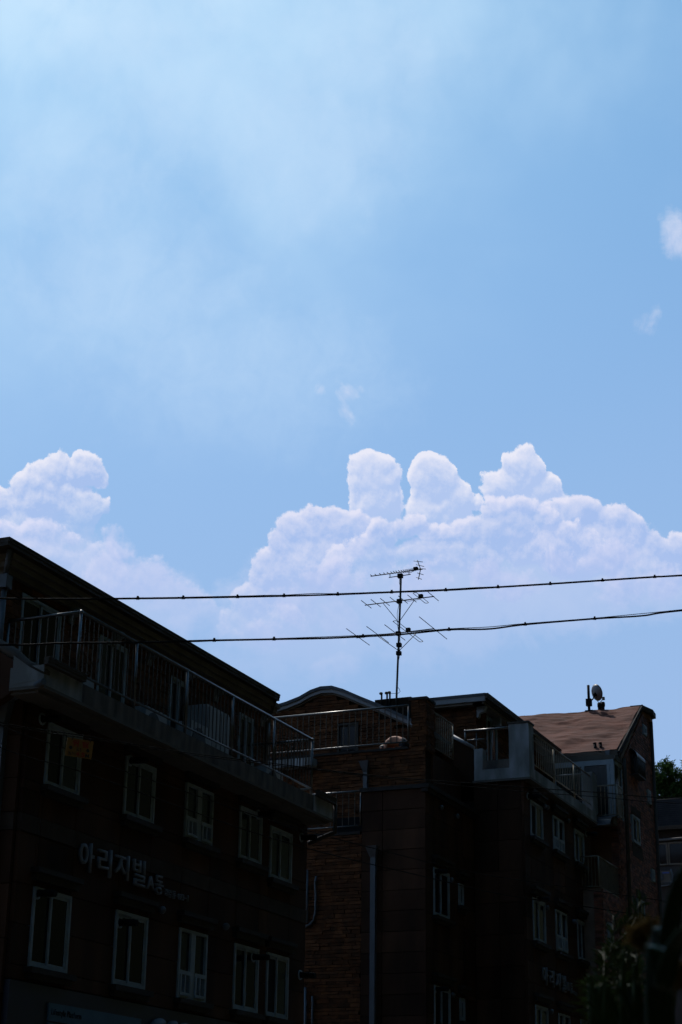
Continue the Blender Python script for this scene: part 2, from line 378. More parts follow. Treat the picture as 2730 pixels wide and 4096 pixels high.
def window(parent, axis, plane, u0, u1, z0, z1, style='slide', t=.07, sill=True, lintel=True, out=1, pane='glass', fm='frame'):
    """a framed window in the thickness of the facing; axis 'X': lies in a plane X=const"""
    def bx(bm, ua, ub, za, zb, d0, d1):          # d: distance out of the backing plane
        if axis == 'X': box(bm, plane+out*d0, plane+out*d1, ua, ub, za, zb)
        else: box(bm, ua, ub, plane-out*d0, plane-out*d1, za, zb)
    fw = .055
    f = nb()
    bx(f, u0, u1, z0, z0+fw, .002, t+.03); bx(f, u0, u1, z1-fw, z1, .002, t+.03)
    bx(f, u0, u0+fw, z0+fw, z1-fw, .002, t+.03); bx(f, u1-fw, u1, z0+fw, z1-fw, .002, t+.03)
    w = obj('window', f, MT[fm], parent)
    um = (u0+u1)/2; panes = []
    s = nb()
    if style == 'slide':
        cw = .045
        for (a, b, d) in ((u0+fw, um+.03, .035), (um-.03, u1-fw, .062)):
            bx(s, a, a+cw, z0+fw, z1-fw, d-.018, d+.018); bx(s, b-cw, b, z0+fw, z1-fw, d-.018, d+.018)
            bx(s, a+cw, b-cw, z0+fw, z0+fw+cw, d-.018, d+.018); bx(s, a+cw, b-cw, z1-fw-cw, z1-fw, d-.018, d+.018)
            panes.append((a+cw, b-cw, z0+fw+cw, z1-fw-cw, d))
    elif style == 'french':
        zt = z0 + (z1-z0)*.37; cw = .05
        bx(s, um-.085, um+.085, z0+fw, z1-fw, .02, t+.02)
        for (a, b) in ((u0+fw, um-.085), (um+.085, u1-fw)):
            bx(s, a, b, zt-.035, zt+.035, .02, t+.03)
            panes.append((a, b, zt+.035, z1-fw, .04))
            bx(s, a, a+cw, z0+fw, zt-.035, .02, t+.05); bx(s, b-cw, b, z0+fw, zt-.035, .02, t+.05)
            bx(s, a+cw, b-cw, z0+fw, z0+fw+.05, .02, t+.05); bx(s, (a+b)/2-.02, (a+b)/2+.02, z0+fw+.05, zt-.035, .02, t+.04)
            panes.append((a+cw, b-cw, z0+fw+.05, zt-.035, .04))
    else:
        panes.append((u0+fw, u1-fw, z0+fw, z1-fw, .03))
    if len(s.verts): obj('sash', s, MT[fm], w)
    else: s.free()
    for (a, b, c, d, e) in panes:
        p = nb(); bx(p, a, b, c, d, e-.006, e+.006); obj('pane', p, MT[pane if random.random() < .62 else random.choice(('glass', 'curtain', 'screen'))], w)
    if sill:
        p = nb(); bx(p, u0-.10, u1+.10, z0-.10, z0-.012, t+.002, t+.15); bx(p, u0-.06, u1+.06, z0-.18, z0-.10, t+.002, t+.09); obj('sill', p, MT['granite_trim'], w)
    if lintel:
        p = nb(); bx(p, u0-.12, u1+.12, z1+.20, z1+.28, t+.002, t+.16); bx(p, u0-.08, u1+.08, z1+.09, z1+.20, t+.002, t+.10); obj('lintel', p, MT['granite_trim'], w)
    return w

def railing(parent, a, b, ztop, zbot, n, posts=(), post_z=None, r=.028, steel='steel', bal=.016, ends=True, zb_bal=None):
    """handrail, bottom rail and posts as one part with the balusters as its pieces"""
    a, b = Vector(a), Vector(b); bm = nb(); M_ = MT[steel]
    posts = posts or (.003, .997)
    pa, pb = Vector((a.x, a.y, ztop)), Vector((b.x, b.y, ztop)); qa, qb = Vector((a.x, a.y, zbot)), Vector((b.x, b.y, zbot))
    tube(bm, [pa, pb], r, 10); tube(bm, [qa, qb], r*.72, 8)
    for t in posts:
        p = pa.lerp(pb, t); tube(bm, [(p.x, p.y, post_z if post_z is not None else zbot), (p.x, p.y, ztop)], r*.95, 10)
    if ends:
        for p in (pa, pb): ball(bm, p, r*1.35, 10)
    o = obj('railing', bm, M_, parent)
    me = U_BAL if steel == 'steel' else U_BALB
    for i in range(1, n):
        p = pa.lerp(pb, i/n)
        if any(abs(i/n - t) < .35/n for t in posts): continue
        inst('baluster', me, (p.x, p.y, (ztop+zbot)/2), (bal, bal, ztop-zbot), o)
    return o

def gutter(bm, axis, fixed, u0, u1, ztop, depth=.12, h=.13, out=1):
    "a small box gutter with lips along a line"
    for (d0, d1, za, zb) in ((0, depth*.8, ztop-h, ztop-h*.55), (0, depth*.92, ztop-h*.55, ztop-h*.2), (0, depth, ztop-h*.2, ztop)):
        if axis == 'Y': box(bm, fixed+out*d0, fixed+out*d1, u0, u1, za+.002, zb)
        else: box(bm, u0, u1, fixed-out*d0, fixed-out*d1, za+.002, zb)

def text_chars(parent, s, origin, udir, vdir, height, m, depth=.03, name='letter', advance=None, width=1.0, bold=0.0):
    """each character of a sign as its own mesh; returns the run length"""
    u = Vector(udir).normalized(); v = Vector(vdir).normalized(); n = u.cross(v)
    pos = 0.0
    for ch in s:
        if ch == ' ':
            pos += height*.35*width; continue
        cu = bpy.data.curves.new('glyph', 'FONT'); cu.body = ch; cu.size = 1.0; cu.extrude = 0; cu.offset = bold; cu.resolution_u = 3
        t = bpy.data.objects.new('glyph', cu); C.objects.link(t)
        dg = bpy.context.evaluated_depsgraph_get(); me = bpy.data.meshes.new_from_object(t.evaluated_get(dg))
        bpy.data.objects.remove(t); bpy.data.curves.remove(cu)
        if not me.vertices: continue
        xs = [q.co.x for q in me.vertices]; ys = [q.co.y for q in me.vertices]
        x0, x1 = min(xs), max(xs)
        bm = nb(); bm.from_mesh(me); bpy.data.meshes.remove(me)
        r = bmesh.ops.extrude_face_region(bm, geom=bm.faces[:])
        for e in r['geom']:
            if isinstance(e, bmesh.types.BMVert): e.co.z += 1
        for q in bm.verts:
            lx, ly, lz = (q.co.x - x0)*height*width, q.co.y*height, q.co.z
            q.co = Vector(origin) + u*(pos + lx) + v*ly + n*(lz*depth)
        obj(name, bm, m, parent)
        pos += ((x1-x0) + .14)*height*width if advance is None else advance
    return pos

# ------------------------------------------------------------------ ground, road, sky-blocking slopes
G = mat('asphalt', (.045, .045, .046), .9, var=.3, nscale=2, bump=.2, bscale=60)
GR = mat('hill woodland', (.030, .036, .016), .95, nscale=.6, col2=(.018, .022, .010), spec=.1, bump=.6, bscale=5)
PV = mat('pavement blocks', (.20, .19, .18), .9, var=.3, nscale=3)
bm = nb(); box(bm, -900, 900, -900, 900, -.5, 0); tag(obj('ground', bm, mat('bare ground', (.12, .10, .075), .95, var=.4, nscale=.2)), 'flat bare ground around the street', None, kind='structure')
bm = nb(); box(bm, -11.4, -2.2, -120, 160, .002, .006); tag(obj('road', bm, G), 'asphalt street below the apartment blocks', None, kind='structure')
bm = nb(); box(bm, -13.3, -11.4, -120, 160, .001, .13); tag(obj('pavement', bm, PV), 'raised pavement in front of the buildings', None, kind='structure')
# unseen slopes added beside and behind the camera to block skylight from the facades
def skylight_blocker(name, label, path, height, run, seed):
    """an unseen slope that blocks skylight, rising behind a foot line"""
    rnd = random.Random(seed); bm = nb(); rows = []; n = 14
    for k, (x, y, ox, oy) in enumerate(path):
        row = []
        for i in range(n+1):
            t = i/n; h = height*(1-(1-t)**2.2); d = run*t
            j = 0 if i in (0,) else rnd.uniform(-.9, .9)
            row.append(bm.verts.new((x + ox*(d+j*.6), y + oy*(d+j*.6), .02 + h + j*.5)))
        rows.append(row)
    for r0, r1 in zip(rows, rows[1:]):
        for i in range(n): bm.faces.new((r0[i], r0[i+1], r1[i+1], r1[i]))
    return tag(obj(name, bm, GR), label, None, kind='structure')
skylight_blocker('blocker_hill', 'unseen green slope added across the street to shade the facades', [(3.0, -60+2.5*k, 1, 0) for k in range(130)], 50, 13, 3)
skylight_blocker('blocker_slope', 'unseen green slope added behind the camera to cut the skylight', [(12-2.2*k, -12, 0, -1) for k in range(34)], 30, 11, 5)

# ------------------------------------------------------------------ building A
XA, YA0, YA1 = -15.22, 22.98, 33.74            # backing plane; facing comes 7 cm proud
XF = -15.15
A = thing('apartment_building', 'nearest apartment block with brown granite front, roof-deck railing and grey lettering', 'building', (-18, 28, 0), 'apartment blocks along the street')
zU0, zU1 = 7.476, at(196, 2888, X=XF).z
zL0, zL1 = 4.678, at(136, 3545, X=XF).z
def yy(x, y, X=XF): return at(x, y, X=X).y
WU = [(yy(182, 3040), yy(320, 3060), 'slide'), (yy(495, 3180), yy(617, 3180), 'slide'), (yy(741, 3230), yy(849, 3270), 'french'), (yy(957, 3310), yy(1045, 3350), 'slide')]
w5 = (yy(1079, 3400), yy(1165, 3440), at(1076, 3510, X=XF).z, at(1082, 3302, X=XF).z)
WL = [(yy(123, 3700), yy(274, 3735), 'slide'), (yy(455, 3786), yy(583, 3808), 'slide'), (yy(711, 3844), yy(823, 3868), 'french'), (yy(933, 3898), yy(1030, 3925), 'slide'), (yy(1063, 3947), yy(1150, 3965), 'slide')]
print('A windows', zU0, zU1, zL0, zL1, WU, w5)
ZT = 8.76
bm = nb(); box(bm, -21.5, XA, YA0, YA1, 0, ZT)
wallA = obj('wall', bm, MT['granite_dark'], A)
holes = [(a, b, zU0, zU1) for a, b, _ in WU] + [(w5[0], w5[1], w5[2], w5[3])] + [(a, b, zL0, zL1) for a, b, _ in WL]
holes = [(a-.004, b+.004, c-.004, d+.004) for a, b, c, d in holes]
us = merged([h[0] for h in holes] + [h[1] for h in holes], YA0, YA1, 1.0)
band = (zL1 + .78, zL1 + 1.06)
zs = merged([zU0-.004, zU1+.004, zL0-.004, zL1+.004, w5[2], w5[3], band[0], band[1]], 4.46, ZT, .62)
panels(wallA, 'X', XA, us, zs, holes, band=[band])
panels(wallA, 'Y', YA0, merged([], -21.4, XA, .95), merged([band[0], band[1], 7.476], 3.42, 10.2, .75), [(-40, -15.3, 8.6, 99)], band=[band])
for i, (a, b, st) in enumerate(WU): window(A, 'X', XA, a, b, zU0, zU1, st, pane='curtain' if i == 2 else 'glass')
window(A, 'X', XA, *w5, 'slide')
for i, (a, b, st) in enumerate(WL): window(A, 'X', XA, a, b, zL0, zL1, st, pane='curtain' if i == 2 else 'glass', sill=True)
# corner joint strips, gas pipe and boiler flues
def flue(parent, x, y, z, ln=.34, r=.055):
    bm = nb(); tube(bm, [(x, y, z), (x+ln, y, z-.02)], r, 12)
    for k in range(3): tube(bm, [(x+ln*(.45+.16*k), y, z-.01), (x+ln*(.45+.16*k)+.02, y, z-.01)], r*1.12, 12)
    o = obj('boiler_flue', bm, MT['black'], parent)
    bm = nb()
    pts = [(x+.01, y+.085*math.cos(t), z+.085*math.sin(t)) for t in (2*math.pi*k/14 for k in range(15))]
    tube(bm, pts, .018, 6, cap=False); obj('flange', bm, MT['frame'], o)
for (px_, py_) in ((168, 2876), (520, 3042), (1032, 3258), (1205, 3350), (148, 3572), (478, 3690), (1012, 3828), (1200, 3900)):
    p = at(px_, py_, X=XF); flue(A, XF, p.y, p.z)
def vent_cap(parent, p):
    bm = nb(); ball(bm, p, .07, 10); tube(bm, [(p.x-.08, p.y, p.z), (p.x, p.y, p.z)], .045, 10); obj('vent_cap', bm, MT['pipe'], parent)
for (px_, py_) in ((650, 3640), (905, 3706), (948, 3126), (905, 3118)): vent_cap(A, at(px_, py_, X=XF+.05))
# shop front
bm = nb(); box(bm, XA, XA+.10, YA0, YA1, 3.10, 4.44); shop = obj('shop_fascia', bm, mat('navy shop fascia', (.006, .012, .03), .4, var=.2), A)
SB = mat('pale blue sign panel', (.07, .135, .185), .5, spec=.2, var=.15, nscale=3)
y0, y1 = at(183, 4030, X=XF).y, at(553, 4085, X=XF).y
bm = nb(); box(bm, XA+.102, XA+.135, y0, y1, at(183, 4082, X=XF).z, at(183, 4010, X=XF).z); obj('sign_board', bm, SB, shop)
bm = nb(); box(bm, XA+.102, XA+.135, y0, y1, at(183, 4082, X=XF).z-.42, at(183, 4082, X=XF).z-.03); obj('sign_board', bm, SB, shop)
for k in range(6):
    ya = YA0 + .3 + k*1.7; bm = nb(); box(bm, XA+.002, XA+.05, ya, ya+1.6, .3, 2.5); obj('shop_pane', bm, MT['glass'], A)

# roof deck slab
XS, YS0, YS1 = -14.60, 22.45, 33.74
zs0 = 8.775; zs1 = at(317, 2727, X=XS).z
print('slab', zs0, zs1)
bm = nb(); box(bm, -21.5, XS, YS0+1.15, YS1-.95, zs0, zs1); slab = obj('deck_slab', bm, MT['concrete'], A)
for a, b in ((YS0, YS0+1.15), (YS1-.95, YS1+.01)):
    bm = nb(); box(bm, -15.2, XS+.012, a, b, zs0, zs1+.005); obj('slab_end', bm, MT['white_paint'], slab)
bm = nb(); box(bm, -15.2, XS+.03, YS0, YS1, zs0-.05, zs0-.002); box(bm, -15.2, XS-.10, YS0+.05, YS1-.05, zs0-.10, zs0-.052); obj('slab_moulding', bm, MT['soffit'], slab)
for a, b in ((YS0-.03, YS0+1.12), (YS1-.9, YS1+.03)):
    bm = nb(); gutter(bm, 'Y', XS+.015, a, b, zs1+.12, .10, .12); obj('deck_gutter', bm, MT['gutter'], slab)
# raked parapet at the near end
e = .006
P4 = [at(x, y, Y=YS0) for x, y in ((174, 2716), (51, 2738), (56, 2622), (168, 2702))]
bm = nb(); prism(bm, [p - Vector((0, .004, 0)) for p in P4], (0, .22, 0)); obj('raked_parapet', bm, MT['white_paint'], A)
Q = [at(x, y, Y=YS0) for x, y in ((53, 2640), (-160, 2510), (-160, 2900), (53, 2760))]
bm = nb(); prism(bm, [p + Vector((0, .03, 0)) for p in Q], (0, .18, 0)); obj('gable_shoulder', bm, MT['granite'], A)
bm = nb(); tube(bm, [at(x, y, Y=YS0) + Vector((0, .08, .02)) for x, y in ((175, 2700), (100, 2660), (56, 2618), (-160, 2490))], .09, 6); obj('coping', bm, MT['gutter'], A)
# near downpipe with hopper
bm = nb(); q0 = at(176, 2725, Y=YS0-.06); q1 = at(28, 2806, Y=YA0-.10); hx = at(18, 2830, Y=YA0-.13)
tube(bm, [q0, q1], .05, 8); pr = nb()
w_ = .10
prism(bm, [(hx.x-.15, YA0-.24, hx.z+.10), (hx.x+.15, YA0-.24, hx.z+.10), (hx.x+.08, YA0-.20, hx.z-.22), (hx.x-.08, YA0-.20, hx.z-.22)], (0, .16, 0))
box(bm, hx.x-.065, hx.x+.065, YA0-.20, YA0-.08, 0, hx.z-.2); obj('downpipe', bm, MT['pipe'], A); pr.free()

# railing
XR = -14.70
zr1 = at(326, 2448, X=XR).z; zr0 = at(308, 2693, X=XR).z; ya, yb = at(326, 2448, X=XR).y, at(1250, 2962, X=XR).y
print('rail', zr0, zr1, ya, yb)
XPH = -16.15
railing(A, (XR, ya, 0), (XR, yb, 0), zr1, zr0, 64, posts=(0, .2, .4, .6, .8, 1), post_z=zs1-.02)
railing(A, (XR, ya, 0), (XPH+.06, ya, 0), zr1, zr0, 9, post_z=zs1, ends=False)
railing(A, (XR, yb, 0), (XPH+.06, yb, 0), zr1, zr0, 10, post_z=zs1, ends=False)
# penthouse
YP0, YP1 = at(20, 2400, X=XPH).y, at(1058, 2850, X=XPH).y
XE = -15.75; ze = at(40, 2146, X=XE).z; YE0, YE1 = at(40, 2146, X=XE).y, at(1123, 2779, X=XE).y
print('penthouse', YP0, YP1, 'eave', ze, YE0, YE1)
zc = ze - .46
bm = nb(); box(bm, -21.0, XPH, YP0, YP1, zs1, zc+.1); ph = obj('penthouse_wall', bm, MT['mortar'], A)
dz1 = at(78, 2366, X=XPH+.05).z
D_ = [(at(70, 2450, X=XPH).y, at(228, 2520, X=XPH).y, zs1+.05, dz1), (at(382, 2600, X=XPH).y, at(492, 2640, X=XPH).y, zs1+.05, dz1), (at(668, 2750, X=XPH).y, at(740, 2780, X=XPH).y, zs1+.5, dz1-.05), (at(945, 2880, X=XPH).y, at(1005, 2900, X=XPH).y, zs1+.05, dz1-.05)]
VA = Veneer()
VA.face('X', XPH, YP0, YP1, zs1, zc, holes=D_, course=.095, length=(.18, .5))
VA.face('Y', YP0, -18.5, XPH, zs1, zc, course=.095)
VA.emit(ph)
for i, (a, b, c, d) in enumerate(D_): window(A, 'X', XPH, a, b, c, d, 'slide', t=.06, sill=False, lintel=False, pane='glass')
bm = nb()
for (o1, z0, z1) in ((XPH+.14, zc, zc+.10), (XPH+.24, zc+.102, zc+.20), (XPH+.30, zc+.202, zc+.30)):
    box(bm, -21.5, o1, YP0-(o1-XPH), YP1+(o1-XPH)*.6, z0, z1)
obj('cornice', bm, MT['cornice'], ph)
bm = nb(); box(bm, -22, XE-.10, YE0+.10, YE1-.08, ze-.15, ze-.02); gutter(bm, 'Y', XE-.10, YE0, YE1, ze, .10, .14); gutter(bm, 'X', YE0+.10, -21.5, XE-.1, ze, .10, .14)
roofA = obj('eave_gutter', bm, MT['gutter'], A)
bm = nb(); prism(bm, [(XE-.06, YE0+.05, ze-.005), (XE-.06, YE1-.05, ze-.005), (-19, YE1-1.5, ze+.45), (-19, YE0+1.5, ze+.45)], (0, 0, -.05)); obj('roof', bm, MT['shingle'], A)
for (px_, py_) in ((298, 2412), (470, 2492), (608, 2560), (757, 2640), (875, 2712), (1060, 2812)):
    p = at(px_, py_, X=XPH+.12); bm = nb()
    prism(bm, [(XPH+.02, p.y-.07, zc), (XPH+.26, p.y-.07, zc), (XPH+.26, p.y-.07, zc-.09), (XPH+.12, p.y-.07, zc-.14), (XPH+.10, p.y-.07, zc-.26), (XPH+.02, p.y-.07, zc-.26)], (0, .14, 0)); obj('bracket', bm, MT['white_paint'], ph)
# corner downpipe of the penthouse and its hopper
p = at(12, 2420, X=XPH+.10); bm = nb(); tube(bm, [(p.x, p.y, zs1), (p.x, p.y, zc-.25)], .05, 10)
box(bm, p.x-.09, p.x+.09, p.y-.09, p.y+.09, zc-.28, zc-.05); tube(bm, [(p.x, p.y, zc-.06), (XE-.1, YE0+.18, ze-.14)], .045, 8); obj('downpipe', bm, MT['pipe'], A)
# end eave bracket with downpipe at the far end
p = at(1062, 2840, X=XPH+.2); bm = nb(); tube(bm, [(XE-.08, YE1-.1, ze-.14), (XPH+.1, YP1-.05, zc-.15), (XPH+.1, YP1-.05, zs1)], .045, 8); obj('downpipe', bm, MT['gutter'], A)
# far slab downpipe
bm = nb(); p = at(1342, 3260, Y=YS1+.06); tube(bm, [(XS+.05, YS1+.06, zs1+.03), (XS+.05, YS1+.06, zs0-.25), (XF+.0, YS1+.06, zs0-.45)], .05, 8); obj('downpipe', bm, MT['gutter'], A)

# ------------------------------------------------------------------ signs on building A
GX = XF + .02
S1 = thing('wall_sign', 'pale grey Korean letters fixed to the front of the nearest block', 'sign', (GX, 25.5, 6.0))
def hangul_run(parent, chars, X, m, depth=.05):
    "chars: (character, x_left, x_right, y_top_left, y_bottom_left) in photo pixels, on the facade X"
    for ch, xl, xr, yt, yb in chars:
        a = at(xl, yt, X=X); b = at(xr, yt, X=X); c = at(xl, yb, X=X)
        y0_, y1_, z1_, z0_ = a.y, at(xr, (yt+yb)/2, X=X).y, a.z, c.z
        cu = bpy.data.curves.new('glyph', 'FONT'); cu.body = ch; cu.size = 1.0; cu.offset = .012; cu.resolution_u = 4
        t = bpy.data.objects.new('glyph', cu); C.objects.link(t)
        dg = bpy.context.evaluated_depsgraph_get(); me = bpy.data.meshes.new_from_object(t.evaluated_get(dg))
        bpy.data.objects.remove(t); bpy.data.curves.remove(cu)
        xs = [q.co.x for q in me.vertices]; ys = [q.co.y for q in me.vertices]
        bm = nb(); bm.from_mesh(me); bpy.data.meshes.remove(me)
        r = bmesh.ops.extrude_face_region(bm, geom=bm.faces[:])
        for e_ in r['geom']:
            if isinstance(e_, bmesh.types.BMVert): e_.co.z += 1
        for q in bm.verts:
            fx = (q.co.x-min(xs))/(max(xs)-min(xs)); fy = (q.co.y-min(ys))/(max(ys)-min(ys))
            q.co = Vector((X + q.co.z*depth, y0_ + (y1_-y0_)*fx, z0_ + (z1_-z0_)*fy))
        obj('letter', bm, m, parent)
hangul_run(S1, [('아', 317, 370, 3360, 3480), ('리', 391, 440, 3385, 3500), ('지', 458, 510, 3408, 3510), ('빌', 529, 576, 3430, 3540), ('A', 584, 611, 3500, 3555), ('동', 617, 646, 3498, 3575)], GX, MT['letter'])
hangul_run(S1, [('검', 655, 668, 3552, 3580), ('암', 671, 685, 3556, 3588), ('동', 688, 701, 3562, 3594), ('4', 706, 715, 3572, 3596), ('9', 716, 725, 3574, 3600), ('3', 726, 735, 3576, 3602), ('-', 736, 744, 3590, 3594), ('1', 748, 752, 3580, 3606)], GX, MT['letter'], .02)
text_chars(shop, 'Lifestyle Platform', (XA+.136, at(192, 4050, X=XF).y, at(192, 4058, X=XF).z), (0, 1, 0), (0, 0, 1), (at(192, 4032, X=XF).z-at(192, 4058, X=XF).z)*1.35, MT['black'], .006, 'letter', width=.82)
text_chars(shop, 'GS25', (XA+.102, at(588, 4080, X=XF).y, at(588, 4066, X=XF).z-.56), (0, 1, 0), (0, 0, 1), .78, MT['letter'], .08, 'letter', width=1.0, bold=.02)

# ------------------------------------------------------------------ building B (with the stone wing and arched gable)
B = thing('apartment_building', 'farther apartment block with stone-faced wing, arched gable and white corner parapet', 'building', (-17, 45, 0), 'apartment blocks along the street')
XB, XBF = -13.87, -13.80
YB0 = at(2104, 3400, X=XBF).y; YB1 = at(2366, 3400, X=XBF).y
XC, XCF = -15.27, -15.20
YC0 = at(1703, 3400, X=XCF).y
Xl = at(1447, 3400, Y=YC0).x                     # left edge of the granite bay
zbt = at(1690, 3128, X=XCF).z                    # top of bay
YW = YC0 + 1.1                                   # upper stone wall
XWR = at(1706, 3060, Y=YW).x
print('B', YB0, YB1, 'bay', YC0, Xl, zbt, 'YW', YW, XWR)
zsb = at(2104, 3118, X=XBF).z                    # underside of deck slab B
YSB = YB0 - .12
XSB = at(2119.6, 3098.6, Y=YSB).x
zpt = at(1450, 3008, Y=YW).z                     # parapet of the stone wing
zlt = at(1440, 3322, Y=YC0+.06).z                # lower terrace
print('zsb', zsb, 'XSB', XSB, 'zpt', zpt, 'zlt', zlt)
bm = nb(); box(bm, -22, XB, YB0, YB1, 0, zsb); box(bm, Xl, XC, YC0+.07, YB0-.002, 0, zbt-.02)
wallB = obj('wall', bm, MT['granite_dark'], B)
bm = nb(); box(bm, -24, Xl-.002, YC0+.10, YW-.002, 0, zlt-.06); wallL = obj('lower_wall', bm, MT['mortar'], B)
bm = nb(); box(bm, -24, XWR-.06, YW, YB0-.003, zlt-.2, zpt-.02); wallW = obj('wing_wall', bm, MT['mortar'], B)
# windows of the front
rows = [(at(2124, 3342, X=XBF).z, at(2120, 3198, X=XBF).z), (at(2141, 3764, X=XBF).z, at(2138, 3592, X=XBF).z)]
st = rows[0][0]-rows[1][0]
rows.append((rows[1][0]-st, rows[1][1]-st)); rows.append((rows[1][0]-2*st, rows[1][1]-2*st))
cols = [(at(2122, 3280, X=XBF).y, at(2170, 3300, X=XBF).y, 'slide'), (at(2211, 3320, X=XBF).y, at(2255, 3340, X=XBF).y, 'french'), (at(2297, 3370, X=XBF).y, at(2335, 3390, X=XBF).y, 'slide')]
print('B rows', rows, cols)
hB = []
for r, (z0, z1) in enumerate(rows):
    for a, b, s_ in cols:
        dzz = 0 if s_ != 'french' else -.02
        window(B, 'X', XB, a, b, z0+dzz, z1+dzz, s_, lintel=(r < 3)); hB.append((a-.004, b+.004, z0-.03, z1+.004))
zsB = merged([v for h in rows for v in (h[0]-.03, h[1]+.004)], .5, zsb, .62)
panels(wallB, 'X', XB, merged([v for c in cols for v in (c[0]-.004, c[1]+.004)], YB0-.07, YB1, 1.0), zsB, hB)
panels(wallB, 'Y', YB0, merged([], XCF, XB, .85), merged([], .5, zsb, .80), [])
# bay windows
br = [(at(1734, 3659, X=XCF).z, at(1734, 3467, X=XCF).z)]
bst = br[0][1] - at(1737, 3940, X=XCF).z
br += [(br[0][0]-bst, br[0][1]-bst), (br[0][0]-2*bst, br[0][1]-2*bst)]
bc = (at(1734, 3560, X=XCF).y, at(1796, 3580, X=XCF).y); sc2 = (at(1833, 3550, X=XCF).y, at(1853, 3560, X=XCF).y)
hC = []
for z0, z1 in br:
    window(B, 'X', XC, bc[0], bc[1], z0, z1, 'slide'); hC.append((bc[0]-.004, bc[1]+.004, z0-.004, z1+.004))
    zt_ = z0 + (z1-z0)*.90; zb_ = z0 + (z1-z0)*.42
    window(B, 'X', XC, sc2[0], sc2[1], zb_, zt_, 'slide'); hC.append((sc2[0]-.004, sc2[1]+.004, zb_-.004, zt_+.004))
panels(wallB, 'X', XC, merged([bc[0]-.004, bc[1]+.004, sc2[0]-.004, sc2[1]+.004], YC0, YB0-.08, 1.2), merged([v for h in hC for v in h[2:]], .5, zbt-.1, .7), hC)
panels(wallB, 'Y', YC0+.07, merged([at(1530, 3500, Y=YC0).x], Xl, XCF+.002, 1.3), merged([], .5, zbt-.1, .50), [])
bm = nb(); box(bm, Xl-.05, XCF+.06, YC0-.05, YC0+.3, zbt-.10, zbt); box(bm, XC, XCF+.09, YC0-.08, YB0-.1, zbt-.20, zbt-.102); box(bm, XC, XCF+.14, YC0-.11, YB0-.1, zbt-.10, zbt+.003); obj('cornice', bm, MT['granite_trim'], wallB)
for q in ((1766, 3230), (1830, 3265), (1808, 3520), (1813, 3980)): vent_cap(B, at(*q, X=XCF+.06))
for q in ((2178, 3225), (2190, 3230), (2274, 3282), (2190, 3632), (2298, 3686), (2206, 4046)): vent_cap(B, at(*q, X=XBF+.06))
for q in ((1738, 3485), (1741, 3955)):
    p = at(*q, X=XCF); flue(B, XCF, p.y, p.z)
for q in ((2112, 3185), (2345, 3335), (2150, 3597), (2362, 3713)):
    p = at(*q, X=XBF); flue(B, XBF, p.y, p.z)
# sign of block B
S2 = thing('wall_sign', 'dim grey Korean letters under the windows of the farther block', 'sign', (XBF+.01, YB0+2, 6.0))
hangul_run(S2, [('아', 2166, 2188, 3863, 3935), ('리', 2195, 2212, 3876, 3945), ('지', 2219, 2237, 3888, 3955), ('빌', 2244, 2260, 3898, 3965), ('B', 2265, 2273, 3928, 3962), ('동', 2276, 2286, 3930, 3972)], XBF+.012, MT['letter'])
hangul_run(S2, [('검', 2292, 2297, 3962, 3976), ('암', 2298, 2303, 3966, 3980), ('동', 2304, 2309, 3970, 3984)], XBF+.012, MT['letter'], .02)

# deck slab B with the white parapet
bm = nb(); zb1 = at(2119.6, 3064, Y=YSB).z
XP0 = at(1897, 3060, Y=YSB).x
box(bm, XP0, XSB, YSB, YB1+.05, zsb+.002, zb1); dk = obj('deck_slab', bm, MT['white_paint'], B)
bm = nb(); box(bm, XP0-.04, XSB+.03, YSB-.03, YB1+.07, zsb-.06, zsb); obj('slab_moulding', bm, MT['soffit'], dk)
YPE = YB1
zk = at(2119, 2889, Y=YSB).z
bm = nb(); box(bm, at(2036, 2980, Y=YSB).x, XSB-.006, YSB+.006, YSB+.006+(at(2135, 2930, X=XSB).y-YSB), zb1+.002, zk); ck = obj('corner_pier', bm, MT['white_paint'], dk)
bm = nb(); x0_ = at(2036, 2980, Y=YSB).x; yk = at(2135, 2930, X=XSB).y; box(bm, x0_-.03, XSB+.02, YSB-.02, yk+.03, zk+.002, zk+.05); obj('coping', bm, MT['gutter'], ck)
zq = at(1897, 2996, Y=YSB).z
bm = nb(); box(bm, XP0+.004, at(1931, 3050, Y=YSB).x, YSB+.006, YSB+.3, zb1+.002, zq); obj('end_pier', bm, MT['white_paint'], dk)
bm = nb(); box(bm, at(1931, 3050, Y=YSB).x+.004, x0_-.004, YSB+.02, YSB+.15, zb1+.002, zb1+(zq-zb1)*.42); obj('low_parapet', bm, MT['concrete'], dk)
pe = at(2367, 3100, X=XSB-.02)
bm = nb(); box(bm, XSB-.30, XSB-.008, pe.y, pe.y+.55, zb1+.002, at(2367, 3085, X=XSB).z); obj('end_pier', bm, MT['white_paint'], dk)
# coping raking up to the wing
bm = nb(); rk = [at(x, y, Y=YSB+.1) for x, y in ((1898, 2992), (1812, 2945))]
tube(bm, [rk[0], rk[1]], .055, 6); obj('raked_coping', bm, MT['fascia'], dk)
bm = nb(); w0, w1 = [at(x, y, Y=YSB+.12) for x, y in ((1898, 2996), (1812, 2950))]
prism(bm, [w0, w1, (w1.x, w1.y, zsb-.5), (w0.x, w0.y, zsb-.5)], (0, .2, 0)); obj('raked_wall', bm, MT['granite'], dk)
